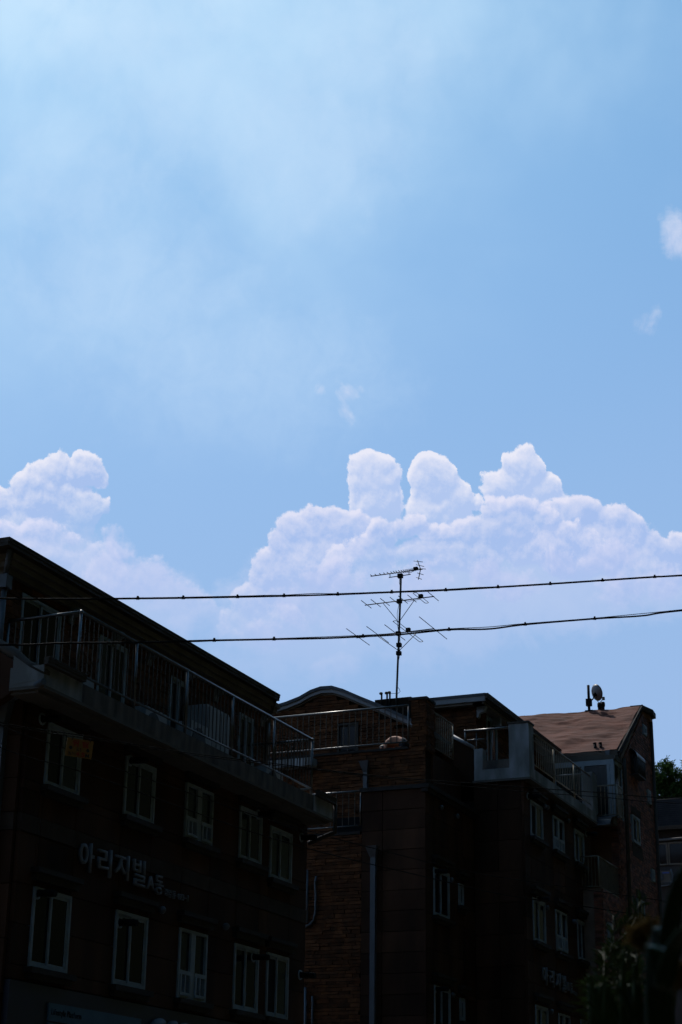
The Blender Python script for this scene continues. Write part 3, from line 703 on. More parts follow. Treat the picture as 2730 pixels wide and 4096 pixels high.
# railings of deck B
zra, zrb = at(2036, 2910, Y=YSB+.10).z, at(2036, 3040, Y=YSB+.10).z
xa_ = at(1862, 2922, Y=YSB+.10).x
bm = nb(); tube(bm, [(x0_, YSB+.1, zra), (xa_, YSB+.1, zra)], .032, 10); ball(bm, (xa_, YSB+.1, zra), .045, 10); tube(bm, [(xa_, YSB+.1, zra), (xa_, YSB+.1, zra-.34)], .030, 10)
tube(bm, [(xa_, YSB+.1, zra-.26), (at(1938, 2950, Y=YSB+.1).x, YSB+.1, zra-.26)], .024, 8)
tube(bm, [(x0_, YSB+.1, zrb), (at(1932, 3040, Y=YSB+.1).x, YSB+.1, zrb)], .026, 8)
for f_ in (.25, .62): 
    xx = xa_ + (x0_-xa_)*f_; tube(bm, [(xx, YSB+.1, zra), (xx, YSB+.1, zrb)], .014, 6)
obj('railing', bm, MT['steel'], B)
XRB = XSB - .08
ra = at(2137, 2934, X=XRB); rb = at(2362, 3092, X=XRB); rl = at(2137, 3058, X=XRB)
print('railB', ra, rb)
railing(B, (XRB, ra.y, 0), (XRB, rb.y, 0), ra.z, rl.z, 32, posts=(.32, .68), post_z=zb1, steel='bronze', ends=False, bal=.013, r=.024)
# far and inner rails that catch the sun behind the bars
zi = ra.z - .30
railing(B, (XRB-.1, rb.y-.05, 0), (XRB-1.6, rb.y-.05, 0), at(2340, 3097, Y=rb.y).z, at(2340, 3097, Y=rb.y).z-.8, 12, steel='steel', ends=False)

# granite bay / wing right-hand parapet wall and its rail
XWF = XWR
bm = nb(); zw = at(1712, 2998, Y=YW).z
box(bm, XWR-.22, XWR-.002, YW+.5, YB0+.1, zbt-.3, zw); obj('side_parapet', bm, MT['granite'], B)
pz = at(1670, 2800, Y=YW).z; xpl = at(1640, 2900, Y=YW).x
ypb = at(1737, 2900, X=XWR).y
bm = nb(); box(bm, xpl+.06, XWR-.06, YW+.06, ypb-.02, zpt-.1, pz); pier = obj('stone_pier', bm, MT['mortar'], B)
bm = nb(); box(bm, xpl-.04, XWR+.04, YW-.05, ypb+.04, pz+.002, pz+.07); obj('coping', bm, MT['granite_trim'], pier)
sr0, sr1 = at(1737, 2848, X=XWR-.05), at(1812, 2905, X=XWR-.05)
railing(B, (XWR-.05, sr0.y, 0), (XWR-.05, sr1.y, 0), sr0.z, at(1737, 2990, X=XWR-.05).z, 10, posts=(1.0,), steel='bronze', ends=False, bal=.013, r=.02)

VB = Veneer()
VB.face('Y', YC0+.10, at(1215, 3600, Y=YC0).x, Xl-.004, 2.2, zlt-.10, course=.088, length=(.18, .5))
VB.face('Y', YW, at(1130, 3050, Y=YW).x, XWR, zlt-.1, zpt-.03, course=.088, length=(.18, .52))
VB.face('Y', YW+.06, xpl+.04, XWR, zpt-.03, pz, course=.085, length=(.2, .4))
VB.face('X', XWR-.06, YW, ypb, zpt-.1, pz, course=.085, length=(.2, .4))
# lower terrace rail and ledge
xt0 = at(1180, 3330, Y=YC0+.05).x
bm = nb(); box(bm, xt0, Xl-.06, YC0+.02, YW-.01, zlt-.09, zlt-.02); obj('terrace_ledge', bm, MT['granite_trim'], wallL)
zt1 = at(1446, 3164, Y=YC0+.08).z; zt0 = at(1446, 3302, Y=YC0+.08).z
railing(B, (Xl-.06, YC0+.08, 0), (at(1180, 3180, Y=YC0+.08).x, YC0+.08, 0), zt1, zt0, 11, steel='steel', ends=False, r=.026, bal=.016)
bm = nb(); q = at(1350, 3275, Y=YW-.1); box(bm, q.x, Xl-.02, YW-.16, YW-.10, zlt, q.z); obj('terrace_opening', bm, MT['black'], wallL)  # black block paints in the dark of the terrace opening
# upper terrace rail
zu1 = at(1640, 2821, Y=YW-.06).z; zu0 = at(1640, 2966, Y=YW-.06).z; xu0 = at(1159, 2866, Y=YW-.06).x
railing(B, (xpl, YW-.06, 0), (xu0-.6, YW-.06, 0), zu1, zu0, 24, steel='steel', ends=False, r=.030, bal=.020)
bm = nb(); box(bm, xu0-1.2, xpl-.003, YW-.12, YW+.2, zpt-.04, zpt+.02); obj('parapet_coping', bm, MT['granite_trim'], wallW)
# white ledge by the wing wall
q0, q1 = at(1252, 3030, Y=YW-.4), at(1262, 3060, Y=YW-.4)
bm = nb(); box(bm, q0.x-1.6, q0.x, YW-.45, YW-.1, q1.z, q0.z); obj('white_ledge', bm, MT['white_paint'], B)

# arched gable and penthouse
YG = YW + 2.0
arch = [(1020, 2862), (1080, 2832), (1150, 2812), (1205, 2790), (1250, 2764), (1290, 2750), (1335, 2747), (1380, 2760), (1450, 2790), (1520, 2818), (1590, 2850), (1640, 2872), (1700, 2900)]
AP = [at(x, y, Y=YG) for x, y in arch]
def top_at(X):
    for a, b in zip(AP, AP[1:]):
        if a.x <= X <= b.x: return a.z + (b.z-a.z)*(X-a.x)/(b.x-a.x) - .16
    return -1
lowz = zpt - .5
bm = nb(); prism(bm, [p + Vector((0, .06, -.16)) for p in AP] + [Vector((AP[-1].x, YG+.06, lowz)), Vector((AP[0].x, YG+.06, lowz))], (0, .3, 0)); gab = obj('gable_wall', bm, MT['mortar'], B)
gwin = (at(1352, 2940, Y=YG).x, at(1436, 2940, Y=YG).x, zpt-.4, at(1352, 2897, Y=YG).z)
VB.face('Y', YG+.06, AP[1].x, AP[-1].x, zpt-.2, max(p.z for p in AP)-.1, holes=[gwin], top=top_at, course=.088)
window(B, 'Y', YG+.06, *gwin, 'slide', t=.07, sill=False, lintel=False, fm='gutter')
def arch_strip(dz0, dz1, y0, y1):
    bm = nb(); t = [p + Vector((0, 0, dz1)) for p in AP]; b = [p + Vector((0, 0, dz0)) for p in AP]
    for i in range(len(AP)-1):
        prism(bm, [(b[i].x, y0, b[i].z), (b[i+1].x, y0, b[i+1].z), (t[i+1].x, y0, t[i+1].z), (t[i].x, y0, t[i].z)], (0, y1-y0, 0))
    return bm
obj('arched_fascia', arch_strip(-.19, -.09, YG-.10, YG+.04), MT['fascia'], gab)
obj('arched_moulding', arch_strip(-.24, -.192, YG-.03, YG+.05), MT['cornice'], gab)
obj('arched_roof', arch_strip(-.088, .0, YG-.14, YG+2.2), MT['shingle'], gab)
# main roof: fascia towards the camera and the eave along the street
YM = YG + 1.8
zm = at(1936, 2776, Y=YM).z; xm = at(1940, 2772, Y=YM).x; xm0 = at(1060, 2830, Y=YM).x
ext = at(2092, 2888, X=xm)
print('main roof', YM, zm, xm, 'eave end', ext)
bm = nb(); box(bm, xm0-2, xm, YM, YM+.08, zm-.19, zm-.05); mf = obj('fascia_board', bm, MT['fascia'], B)
bm = nb(); box(bm, xm0-2, xm+.02, YM-.02, YM+6, zm-.048, zm+.03); obj('roof', bm, MT['shingle'], B)
bm = nb(); box(bm, xm0-2, xm-.1, YM+.06, YM+.5, zm-.26, zm-.192); box(bm, xm-.38, xm-.06, YM+.06, YM+8, zm-.26, zm-.192); obj('soffit', bm, MT['cornice'], mf)
bm = nb(); gutter(bm, 'Y', xm, YM-.02, YM+8, zm+.02, .10, .15); box(bm, xm-.06, xm, YM+.09, YM+8, zm-.19, zm-.05); obj('eave_gutter', bm, MT['gutter'], mf)
XPB = at(1905, 2850, Y=YM+.3).x
bm = nb(); box(bm, -24, XPB-.06, YM+.36, YM+7.9, zsb+.2, zm-.262); ph2 = obj('penthouse_wall', bm, MT['mortar'], B)
dB = (at(1944, 2900, X=XPB).y, at(1985, 2900, X=XPB).y, zb1+.02, at(1946, 2862, X=XPB).z)
VB.face('Y', YM+.36, at(1640, 2850, Y=YM).x, XPB, zpt-.5, zm-.26, course=.09)
VB.face('X', XPB-.06, YM+.3, YM+7, zb1+.02, zm-.26, holes=[dB], course=.09)
window(B, 'X', XPB-.06, *dB, 'slide', t=.07, sill=False, lintel=False, pane='curtain')
q = at(1922, 2850, Y=YM+.2); bm = nb(); prism(bm, [(XPB+.02, YM+.3, zm-.265), (XPB+.3, YM+.3, zm-.265), (XPB+.22, YM+.3, zm-.42), (XPB+.10, YM+.3, zm-.45), (XPB+.08, YM+.3, zm-.56), (XPB+.02, YM+.3, zm-.58)], (0, .16, 0)); obj('bracket', bm, MT['fascia'], mf)
q = at(1985, 2880, X=XPB+.12); bm = nb(); box(bm, XPB+.02, XPB+.26, q.y-.08, q.y+.08, zm-.5, zm-.265); obj('bracket', bm, MT['fascia'], mf)
VB.emit(B, 300)
# black recess beside the gable, roof left of the gable
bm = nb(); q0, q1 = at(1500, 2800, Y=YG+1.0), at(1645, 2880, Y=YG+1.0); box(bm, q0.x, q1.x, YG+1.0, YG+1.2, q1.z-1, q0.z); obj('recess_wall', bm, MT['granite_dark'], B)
# downpipes
def downpipe(parent, x, y, z0, z1, r=.05, hop=True):
    bm = nb(); box(bm, x-r, x+r, y-2*r, y-.004, z0, z1-.12)
    if hop: prism(bm, [(x-r*2.4, y-4.4*r, z1), (x+r*2.4, y-4.4*r, z1), (x+r*1.1, y-2.3*r, z1-.26), (x-r*1.1, y-2.3*r, z1-.26)], (0, 4.3*r if False else 2.2*r, 0))
    obj('downpipe', bm, MT['pipe'], parent)
q = at(1468, 3050, Y=YW-.09); downpipe(B, q.x, YW-.09, zbt-.3, q.z, .055)
q = at(1500, 3390, Y=YC0-.02); downpipe(B, q.x, YC0-.02, 0, q.z, .065)
for (xp, y0p, y1p) in ((1229, 3480, 3690), (1222, 3950, 4300)):
    q0, q1 = at(xp, y0p, Y=YC0-.03), at(xp, y1p, Y=YC0-.03); bm = nb(); tube(bm, [q0, q1], .035, 8); obj('wall_pipe', bm, MT['pipe'], B)
for pts in (((1266, 3505), (1261, 3530), (1264, 3580), (1262, 3650), (1255, 3680), (1240, 3698), (1222, 3706)), ((1249, 3985), (1252, 4010), (1250, 4060), (1252, 4200))):
    bm = nb(); tube(bm, [at(x, y, Y=YC0-.02) for x, y in pts], .030, 8); obj('refrigerant_hose', bm, MT['pipe'], B)

# ------------------------------------------------------------------ brick house D
from mathutils import noise as mnoise
MT['brick'] = mat('red brown brick', (.24, .082, .045), .85, nscale=6, col2=(.12, .045, .03), island=.5, bump=.3, bscale=40)
MT['brick_mortar'] = mat('pale mortar', (.22, .15, .11), .95, var=.3)
MT['orange'] = mat('ochre render', (.15, .06, .025), .85, var=.3, nscale=2)
MT['tarp'] = mat('brown roof membrane', (.15, .050, .030), .9, nscale=2.2, col2=(.085, .030, .019), bump=.55, bscale=7, stretch=(.6, 1, 1), spec=.2)
MT['wood'] = mat('orange soffit boards', (.26, .11, .04), .7, var=.4, nscale=8)
XD = -13.2
YD0 = at(2499, 3200, X=XD).y
D = thing('brick_house', 'red brick house with brown membrane roof and white glazed balcony room', 'house', (-15, 55, 0))
ev = at(2522, 3002, Y=YD0-.45); zev = ev.z
rg = at(2566, 2828, X=XD-.05); YR, zrg = rg.y, rg.z
Yb = at(2600, 2890, X=XD).y
print('D', YD0, 'eave', ev, 'ridge', rg, 'back', Yb)
bl1 = at(2477, 3300, X=XD-.01); zl1 = at(2500, 3285, X=XD).z
bl2 = at(2414, 3650, X=XD-.02); zl2 = at(2480, 3590, X=XD).z
bm = nb()
prism(bm, [(XD-.05, YD0, 0), (XD-.05, YD0, zev-.05), (XD-.05, YR, zrg-.12), (XD-.05, Yb, zrg-.12), (XD-.05, Yb, 0)], (-9, 0, 0))
box(bm, XD-9.0, XD-.052, bl1.y, YD0-.003, 0, zl1); box(bm, XD-9.0, XD-.054, bl2.y, bl1.y-.003, 0, zl2)
dw = obj('wall', bm, MT['brick_mortar'], D)
W_D = [(2530, 2559, 3258, 3363), (2551, 2579, 3593, 3700), (2591, 2603, 3157, 3209), (2573, 2586, 2896, 2935), (2608, 2619, 3475, 3522), (2504, 2518, 3743, 3769), (2434, 2452, 3690, 3800)]
hD = []
for (xl, xr, yt, yb_) in W_D:
    a, b = at(xl, (yt+yb_)/2, X=XD).y, at(xr, (yt+yb_)/2+14, X=XD).y; z1_, z0_ = at(xl, yt, X=XD).z, at(xl, yb_, X=XD).z
    window(D, 'X', XD-.052, a, b, z0_, z1_, 'slide', t=.05, sill=False, lintel=False); hD.append((a-.02, b+.02, z0_-.02, z1_+.02))
bm = nb(); ch = .085; z = 5.0; k = 0
def ztop_d(y): return 0 if y < bl2.y else zl2 if y < bl1.y else zl1 if y < YD0 else zev-.1 + (zrg-.14-zev+.1)*min(1, (y-YD0)/(YR-YD0))
while z < zrg:
    y = bl2.y - (.11 if k % 2 else 0); k += 1
    while y < Yb:
        y0_, y1_ = max(y, bl2.y), min(y+.215, Yb); y += .225
        if y1_-y0_ < .05 or z+ch-.012 > min(ztop_d(y0_+.01), ztop_d(y1_-.01)): continue
        if any(h[0] < y1_ and h[1] > y0_ and h[2] < z+ch and h[3] > z for h in hD): continue
        box(bm, XD-.054, XD-.004 + random.uniform(-.006, .004), y0_, y1_, z, z+ch-.014)
    z += ch
z = 5.0
for (yf, zt, x0_, x1_) in ((bl1.y, zl1, at(2448, 3350, Y=bl1.y).x, XD-.01), (bl2.y, zl2, at(2380, 3650, Y=bl2.y).x, XD-.01)):
    z = 5.0
    while z < zt-.1:
        x = x0_
        while x < x1_:
            box(bm, x, min(x+.215, x1_), yf-.05, yf-.002, z, z+ch-.014); x += .225
        z += ch
o = obj('brick_facing', bm, MT['brick'], D); o['kind'] = 'stuff'
bm = nb(); box(bm, XD-5, at(2447, 3350, Y=bl1.y).x-.01, bl1.y-.03, bl1.y-.001, 0, zl1-.02); obj('rendered_wall', bm, MT['orange'], D)
for (a, b, c, d) in hD[:2]:
    for (z0_, z1_) in ((d+.02, d+.26), (c-.42, c-.03)):
        bm = nb(); box(bm, XD-.003, XD+.006, a-.05, b+.25, z0_, z1_); obj('stone_panel', bm, MT['granite_band'], D)
# roof membrane: a wrinkled sheet
xl_ = at(1950, 2900, Y=YR).x
bm = nb(); nu, nv = 150, 70; gv = []
nrm = Vector((0, -(zrg-zev), (YR-YD0+.45))).normalized()
for j in range(nv+1):
    row = []
    for i in range(nu+1):
        fx, fy = i/nu, j/nv
        p = Vector((xl_ + (XD-.06-xl_)*fx, (YD0-.45) + (YR-YD0+.45)*fy, zev + (zrg-zev)*fy))
        s1 = mnoise.noise(Vector((p.x*.9, fy*7+p.x*.35, 1.3))); s2 = mnoise.noise(Vector((p.x*1.9, fy*22+p.x*1.1, 5.1))); s3 = mnoise.noise(Vector((p.x*1.1, fy*2.2, 9.7)))
        p += nrm*(.06*s1 + .062*s2*(.35+abs(s3)) + .05*s3 + .06)
        row.append(bm.verts.new(p))
    gv.append(row)
for j in range(nv):
    for i in range(nu):
        f = bm.faces.new((gv[j][i], gv[j][i+1], gv[j+1][i+1], gv[j+1][i])); f.smooth = True
rd = obj('roof_membrane', bm, MT['tarp'], D)
bm = nb(); prism(bm, [(XD-.05, YD0-.45, zev-.06), (XD-.05, YR, zrg-.05), (XD-.05, YR, zrg-.18), (XD-.05, YD0-.45, zev-.19)], (-9, 0, 0)); obj('roof_deck', bm, MT['shingle'], D)
bm = nb(); v0, v1 = Vector((XD+.02, YD0-.47, zev+.02)), Vector((XD+.02, YR, zrg+.08))
prism(bm, [v0 - Vector((.06, 0, .16)), v1 - Vector((.06, 0, .16)), v1 - Vector((.06, 0, 0)), v0 - Vector((.06, 0, 0))], (.05, 0, 0)); obj('verge_flashing', bm, MT['black'], rd)
bm = nb(); gutter(bm, 'X', YD0-.45, xl_, XD-.02, zev+.02, .12, .16); obj('eave_gutter', bm, MT['soffit'], rd)
bm = nb(); box(bm, xl_, XD-.1, YD0-.42, YD0-.02, zev-.24, zev-.16); obj('soffit', bm, MT['wood'], rd)
q = at(2430, 3010, Y=YD0-.6); bm = nb(); box(bm, q.x-.07, q.x+.07, YD0-.60, YD0-.575, zev-.16, zev+.03); obj('gutter_clip', bm, MT['pipe'], rd)
# high eave at the back corner
zt = at(2569, 2819, X=XD).z
HP = [at(x, y, Z=zt) for x, y in ((2569, 2819), (2613, 2839), (2624, 2856))]
bk = [Vector((XD-.4, HP[2].y+.3, zt)), Vector((XD-.4, HP[0].y, zt))]
bm = nb(); prism(bm, HP + bk, (0, 0, -.16)); he = obj('high_eave', bm, MT['gutter'], D)
bm = nb(); c_ = sum(HP, Vector())/3
prism(bm, [(p + (Vector((XD-.3, p.y, zt)) - p)*.28) + Vector((0, 0, -.162)) for p in HP] + [b_ + Vector((0, 0, -.162)) for b_ in bk], (0, 0, -.14)); obj('eave_soffit', bm, MT['wood'], he)
bm = nb(); tube(bm, [(XD+.02, Yb+.05, zt-.35), (XD+.02, Yb+.05, 0)], .07, 8); obj('downpipe', bm, MT['gutter'], D)
bm = nb(); tube(bm, [at(2497, 3035, X=XD+.08), at(2504, 3170, X=XD+.08), at(2531, 3900, X=XD+.08)], .06, 8); obj('downpipe', bm, MT['gutter'], D)
bm = nb(); tube(bm, [at(2599, 2890, X=XD+.05), at(2603, 2897, X=XD+.05), at(2606, 2901, X=XD+.05)], .012, 6); obj('loose_cable', bm, MT['black'], D)
# glazed balcony room
XSR = at(2490, 3150, Y=YD0).x; YSR = at(2461, 3150, X=XSR).y
z0_, z1_ = at(2461, 3275, Y=YSR).z, at(2461, 3036, Y=YSR).z
print('sunroom', XSR, YSR, z0_, z1_)
bm = nb(); box(bm, XSR-4, XSR, YSR, YD0-.005, z0_-.22, z0_); box(bm, XSR-4, XSR+.05, YSR-.05, YD0-.005, z1_, z1_+.14); sr = obj('balcony_room', bm, MT['soffit'], D)
f = nb(); xm1 = at(2330, 3150, Y=YSR).x; w1_ = at(2444, 3150, Y=YSR).x
for (a, b) in ((xm1-.9, xm1-.82), (xm1, xm1+.09), (w1_-.09, w1_), (w1_+.01, XSR)): box(f, a, b, YSR-.04, YSR+.04, z0_, z1_)
box(f, xm1-.9, XSR, YSR-.045, YSR+.045, z1_-.16, z1_-.001); box(f, xm1-.9, XSR, YSR-.045, YSR+.045, z0_+.001, z0_+.08)
box(f, XSR-.06, XSR+.02, YD0-.12, YD0-.01, z0_, z1_); box(f, XSR-.05, XSR+.015, YSR+.045, YD0-.12, z1_-.14, z1_-.002); box(f, XSR-.05, XSR+.015, YSR+.045, YD0-.12, z0_+.9, z0_+.98)
obj('frame', f, MT['frame'], sr)
for (a, b) in ((xm1-.82, xm1), (xm1+.09, w1_-.09)):
    bm = nb(); box(bm, a, b, YSR-.006, YSR+.006, z0_+.08, z1_-.16); obj('pane', bm, MT['curtain'], sr)
bm = nb(); box(bm, XSR-.02, XSR-.008, YSR+.05, YD0-.12, z0_+.02, z1_-.14); obj('pane', bm, MT['curtain'], sr)
# balcony rails
def lrail(x1_, x2_, xc, yt, yb_, Yf, ex, n1, n2):
    c = at(xc, yt, Y=Yf); a = at(x1_, yt, Y=Yf); zb_ = at(xc, yb_, Y=Yf).z
    railing(D, (c.x, Yf, 0), (a.x, Yf, 0), c.z, zb_, n1, posts=(0,), steel='bronze', ends=False, r=.022, bal=.020)
    e_ = at(x2_, yt+40, X=c.x).y
    railing(D, (c.x, Yf+.03, 0), (c.x, min(e_, YD0-.05), 0), c.z, zb_, n2, steel='bronze', ends=False, r=.022, bal=.018)
lrail(2340, 2488, 2466, 3139, 3258, YSR-.35, 0, 8, 9)
c2 = at(2392, 3424, X=XD+.1); 
lrail(2300, 2478, 2392, 3424, 3545, bl2.y-.1, 0, 7, 22)
bm = nb(); box(bm, XSR-4, XSR+.02, YSR-.42, YSR-.001, z0_-.22, z0_-.02); obj('balcony_floor', bm, MT['soffit'], D)
# curved canopy under the balcony
bm = nb(); ca0, ca1 = at(2300, 3312, Y=YSR-.9), at(2445, 3300, Y=YSR-.9)
cp_ = []
for t in range(9):
    a = math.pi/2*t/8; cp_.append((YSR-.05 - .95*math.sin(a), ca1.z + .38*math.cos(a)))
for (ya_, za_), (yb2, zb2) in zip(cp_, cp_[1:]):
    prism(bm, [(ca0.x, ya_, za_), (ca0.x, yb2, zb2), (ca1.x, yb2, zb2), (ca1.x, ya_, za_)], (0, .012, -.012))
cy = obj('canopy', bm, mat('smoked canopy sheet', (.03, .03, .035), .35, var=.2), D)
bm = nb(); tube(bm, [(ca0.x, cp_[-1][0], cp_[-1][1]), (ca1.x, cp_[-1][0], cp_[-1][1])], .018, 6)
xr_ = (ca0.x*.45 + ca1.x*.55); tube(bm, [(xr_, y_, z_+.01) for y_, z_ in cp_], .022, 6); obj('canopy_rib', bm, MT['steel'], cy)
# caged air conditioner on the brick wall
n0 = at(2522, 3050, X=XD); oX = at(2552, 3060, Y=n0.y).x; n1 = at(2583, 3070, X=oX).y; zA, zB = at(2552, 3000, Y=n0.y).z, at(2552, 3092, Y=n0.y).z
print('cage', n0, oX, n1, zA, zB)
AC = thing('air_conditioner', 'caged air conditioner with rounded awning on the red brick wall', 'air conditioner', (XD, n0.y, zB))
bm = nb(); box(bm, XD+.10, oX-.04, n0.y+.08, n1-.08, zB+.05, zA-.22); obj('unit', bm, MT['grille'], AC)
bm = nb(); box(bm, XD+.004, oX, n0.y, n1, zB-.03, zB); nbars = 16
for k in range(nbars+1):
    y_ = n0.y + (n1-n0.y)*k/nbars; tube(bm, [(oX-.01, y_, zB), (oX-.01, y_, zA-.15)], .010, 4)
for k in range(4):
    x_ = XD + .03 + (oX-XD-.03)*k/4; tube(bm, [(x_, n0.y, zB), (x_, n0.y, zA-.1)], .010, 4)
obj('cage', bm, MT['grille'], AC)
bm = nb(); pr_ = [(XD+.004 + (oX-XD)*math.sin(math.pi/2*t/7), zA-.20 + .26*math.cos(math.pi/2*t/7)) for t in range(8)]
for (xa2, za2), (xb2, zb2) in zip(pr_, pr_[1:]): prism(bm, [(xa2, n0.y-.04, za2), (xb2, n0.y-.04, zb2), (xb2, n1+.04, zb2), (xa2, n1+.04, za2)], (-.012, 0, -.012))
obj('awning', bm, MT['pipe'], AC)

# satellite dish, vents on the ridge
DS = thing('satellite_dish', 'round grey satellite dish on a pole on the brown roof ridge', 'satellite dish', tuple(at(2358, 2842, Y=YR)))
pb_, pt_ = at(2358, 2845, Y=YR), at(2354, 2741, Y=YR)
bm = nb(); tube(bm, [pb_ - Vector((0, 0, .1)), pt_], .045, 10); box(bm, pb_.x-.09, pb_.x+.09, pb_.y-.08, pb_.y+.08, pb_.z+.18, pb_.z+.42); box(bm, pb_.x-.12, pb_.x+.14, pb_.y-.1, pb_.y+.1, pb_.z-.05, pb_.z+.02); obj('pole', bm, MT['black'], DS)
dc = at(2385, 2771, Y=YR-.15); ax = Vector((.62, -.62, .48)).normalized()     # back of the bowl shows: axis points away to the right
u_ = ax.orthogonal().normalized(); v_ = ax.cross(u_)
bm = nb(); rings = []; R_d = .275
axis_out = Vector((.52, .80, .30)).normalized(); u_ = Vector((0, 0, 1)) - axis_out*axis_out.z; u_.normalize(); v_ = axis_out.cross(u_)
ctr = bm.verts.new(dc - axis_out*.045)
for k in range(1, 6):
    r_ = R_d*k/5; rings.append([bm.verts.new(dc + (u_*math.cos(t) + v_*math.sin(t)*.92)*r_ + axis_out*(.10*(k/5)**2-.045)) for t in (2*math.pi*i/36 for i in range(36))])
for i in range(36): bm.faces.new((ctr, rings[0][i], rings[0][(i+1) % 36]))
for r0, r1 in zip(rings, rings[1:]):
    for i in range(36): bm.faces.new((r0[i], r1[i], r1[(i+1) % 36], r0[(i+1) % 36]))
for f_ in bm.faces: f_.smooth = True
dsh = obj('dish', bm, mat('pale grey dish', (.12, .10, .098), .5, var=.2), DS, recalc=False)
sm = dsh.modifiers.new('thick', 'SOLIDIFY'); sm.thickness = .012
bm = nb(); e0 = at(2389, 2801, Y=YR-.18); e1 = at(2397, 2812, Y=YR-.2); e2 = at(2405, 2806, Y=YR-.22); e3 = at(2414, 2794, Y=YR-.2)
tube(bm, [dc - axis_out*.05 - u_*.08, e0, e1, e2, e3], .013, 6); box(bm, e3.x-.035, e3.x+.045, e3.y-.04, e3.y+.04, e3.z-.05, e3.z+.05); obj('feed_arm', bm, MT['soffit'], DS)
bm = nb(); c0 = dc - axis_out*.07; ball(bm, c0 - u_*.05, .075, 8, (1, .6, .9)); tube(bm, [c0 - u_*.06, at(2372, 2797, Y=YR-.1), at(2362, 2806, Y=YR)], .022, 6); obj('mount', bm, MT['black'], DS)
for k, (xc_, yt_, yb_, r_) in enumerate(((2399, 2815, 2842, .075), (2412, 2812, 2842, .075))):
    V = thing('roof_vent', ('left' if k == 0 else 'right') + ' black capped vent pipe beside the satellite dish', 'vent pipe', tuple(at(xc_, yb_, Y=YR+.1)), 'vent pipes on the brown roof ridge')
    b0, t0 = at(xc_, yb_, Y=YR+.1), at(xc_, yt_, Y=YR+.1)
    bm = nb(); tube(bm, [b0 - Vector((0, 0, .1)), t0 - Vector((0, 0, .06))], r_*.8, 10); obj('pipe', bm, MT['black'], V)
    bm = nb(); tube(bm, [t0 - Vector((0, 0, .12)), t0], r_, 10); ball(bm, t0, r_, 10, (1, 1, .6)); obj('cap', bm, MT['black'], V)
for k, (xc_, yt_, yb_) in enumerate(((2380, 2976, 3003), (2402, 2975, 3003))):
    fy = .05; b0 = at(xc_+6, yb_-2, Y=YD0-.25); t0 = at(xc_, yt_, Y=YD0-.2)
    V = thing('roof_pipe', ('left' if k == 0 else 'right') + ' short black pipe stub near the gutter of the brown roof', 'vent pipe', tuple(b0), 'pipe stubs low on the brown roof')
    bm = nb(); tube(bm, [b0 - Vector((0, 0, .08)), t0], .05, 10); obj('pipe', bm, MT['black'], V)
    bm = nb(); tube(bm, [t0, t0 + Vector((0, 0, .04))], .056, 10); obj('rim', bm, MT['black'], V)

# ------------------------------------------------------------------ house E behind on the right
YE_ = 70.0
MT['shingle_dark'] = mat('black roof shingle', (.028, .026, .027), .9, nscale=3, var=.4, spec=.1)
E_ = thing('house', 'dim house with dark shingle roof beyond the brick house', 'house', (-12, 74, 0))
xe0, xe1 = at(2560, 3300, Y=YE_).x, at(3100, 3300, Y=YE_).x
zev2 = at(2680, 3308, Y=YE_-.4).z; rtop = at(2680, 3194, Y=YE_+.1).z
bm = nb(); box(bm, xe0, xe1, YE_, YE_+7, 0, zev2-.1); box(bm, xe0, xe1, YE_+.25, YE_+7, zev2-.098, rtop-.05); ew = obj('wall', bm, mat('grey brown render', (.045, .036, .032), .9, var=.3, nscale=1.5), E_)
bm = nb(); prism(bm, [(xe0-.4, YE_-.5, zev2), (xe1+.4, YE_-.5, zev2), (xe1+.4, YE_+.1, rtop), (xe0-.4, YE_+.1, rtop)], (0, .3, -.12)); er = obj('roof', bm, MT['shingle_dark'], E_)
n_r = 14
for k in range(n_r):
    t0_, t1_ = k/n_r, (k+1)/n_r
    bm = nb(); prism(bm, [(xe0-.4, YE_-.5+.6*t0_, zev2+.04+(rtop-zev2)*t0_), (xe1+.4, YE_-.5+.6*t0_, zev2+.04+(rtop-zev2)*t0_), (xe1+.4, YE_-.5+.6*t1_, zev2+.005+(rtop-zev2)*t1_), (xe0-.4, YE_-.5+.6*t1_, zev2+.005+(rtop-zev2)*t1_)], (0, 0, -.012)); obj('shingle_course', bm, MT['shingle_dark'], er)
bm = nb(); gutter(bm, 'X', YE_-.5, xe0-.4, xe1+.4, zev2+.02, .12, .14); obj('eave_gutter', bm, MT['gutter'], er)
zp_ = at(2680, 3357, Y=YE_-.1).z; bm = nb(); tube(bm, [(xe0, YE_-.12, zp_-.03), (xe1, YE_-.12, zp_+.1)], .05, 8); obj('wall_pipe', bm, MT['pipe'], E_)
for k, (a, b) in enumerate(((2622, 2673), (2676, 2760))):
    window(E_, 'Y', YE_-.002, at(a, 3410, Y=YE_).x, at(b, 3410, Y=YE_).x, at(2660, 3462, Y=YE_).z, at(2660, 3372, Y=YE_).z, 'fixed', t=.05, sill=False, lintel=False, fm='cornice')
AC2 = thing('air_conditioner', 'pale outdoor air conditioner unit hung on the dim house wall', 'air conditioner', tuple(at(2660, 3535, Y=YE_-.3)))
a0, a1 = at(2622, 3532, Y=YE_-.45), at(2682, 3482, Y=YE_-.45)
bm = nb(); box(bm, a0.x, a1.x, YE_-.45, YE_-.15, a0.z, a1.z); ub = obj('case', bm, MT['soffit'], AC2)
bm = nb(); fc = Vector(((a0.x*.72+a1.x*.28), YE_-.455, (a0.z+a1.z)/2)); tube(bm, [fc, fc - Vector((0, .02, 0))], (a1.z-a0.z)*.42, 20); obj('fan_grille', bm, MT['grille'], ub)
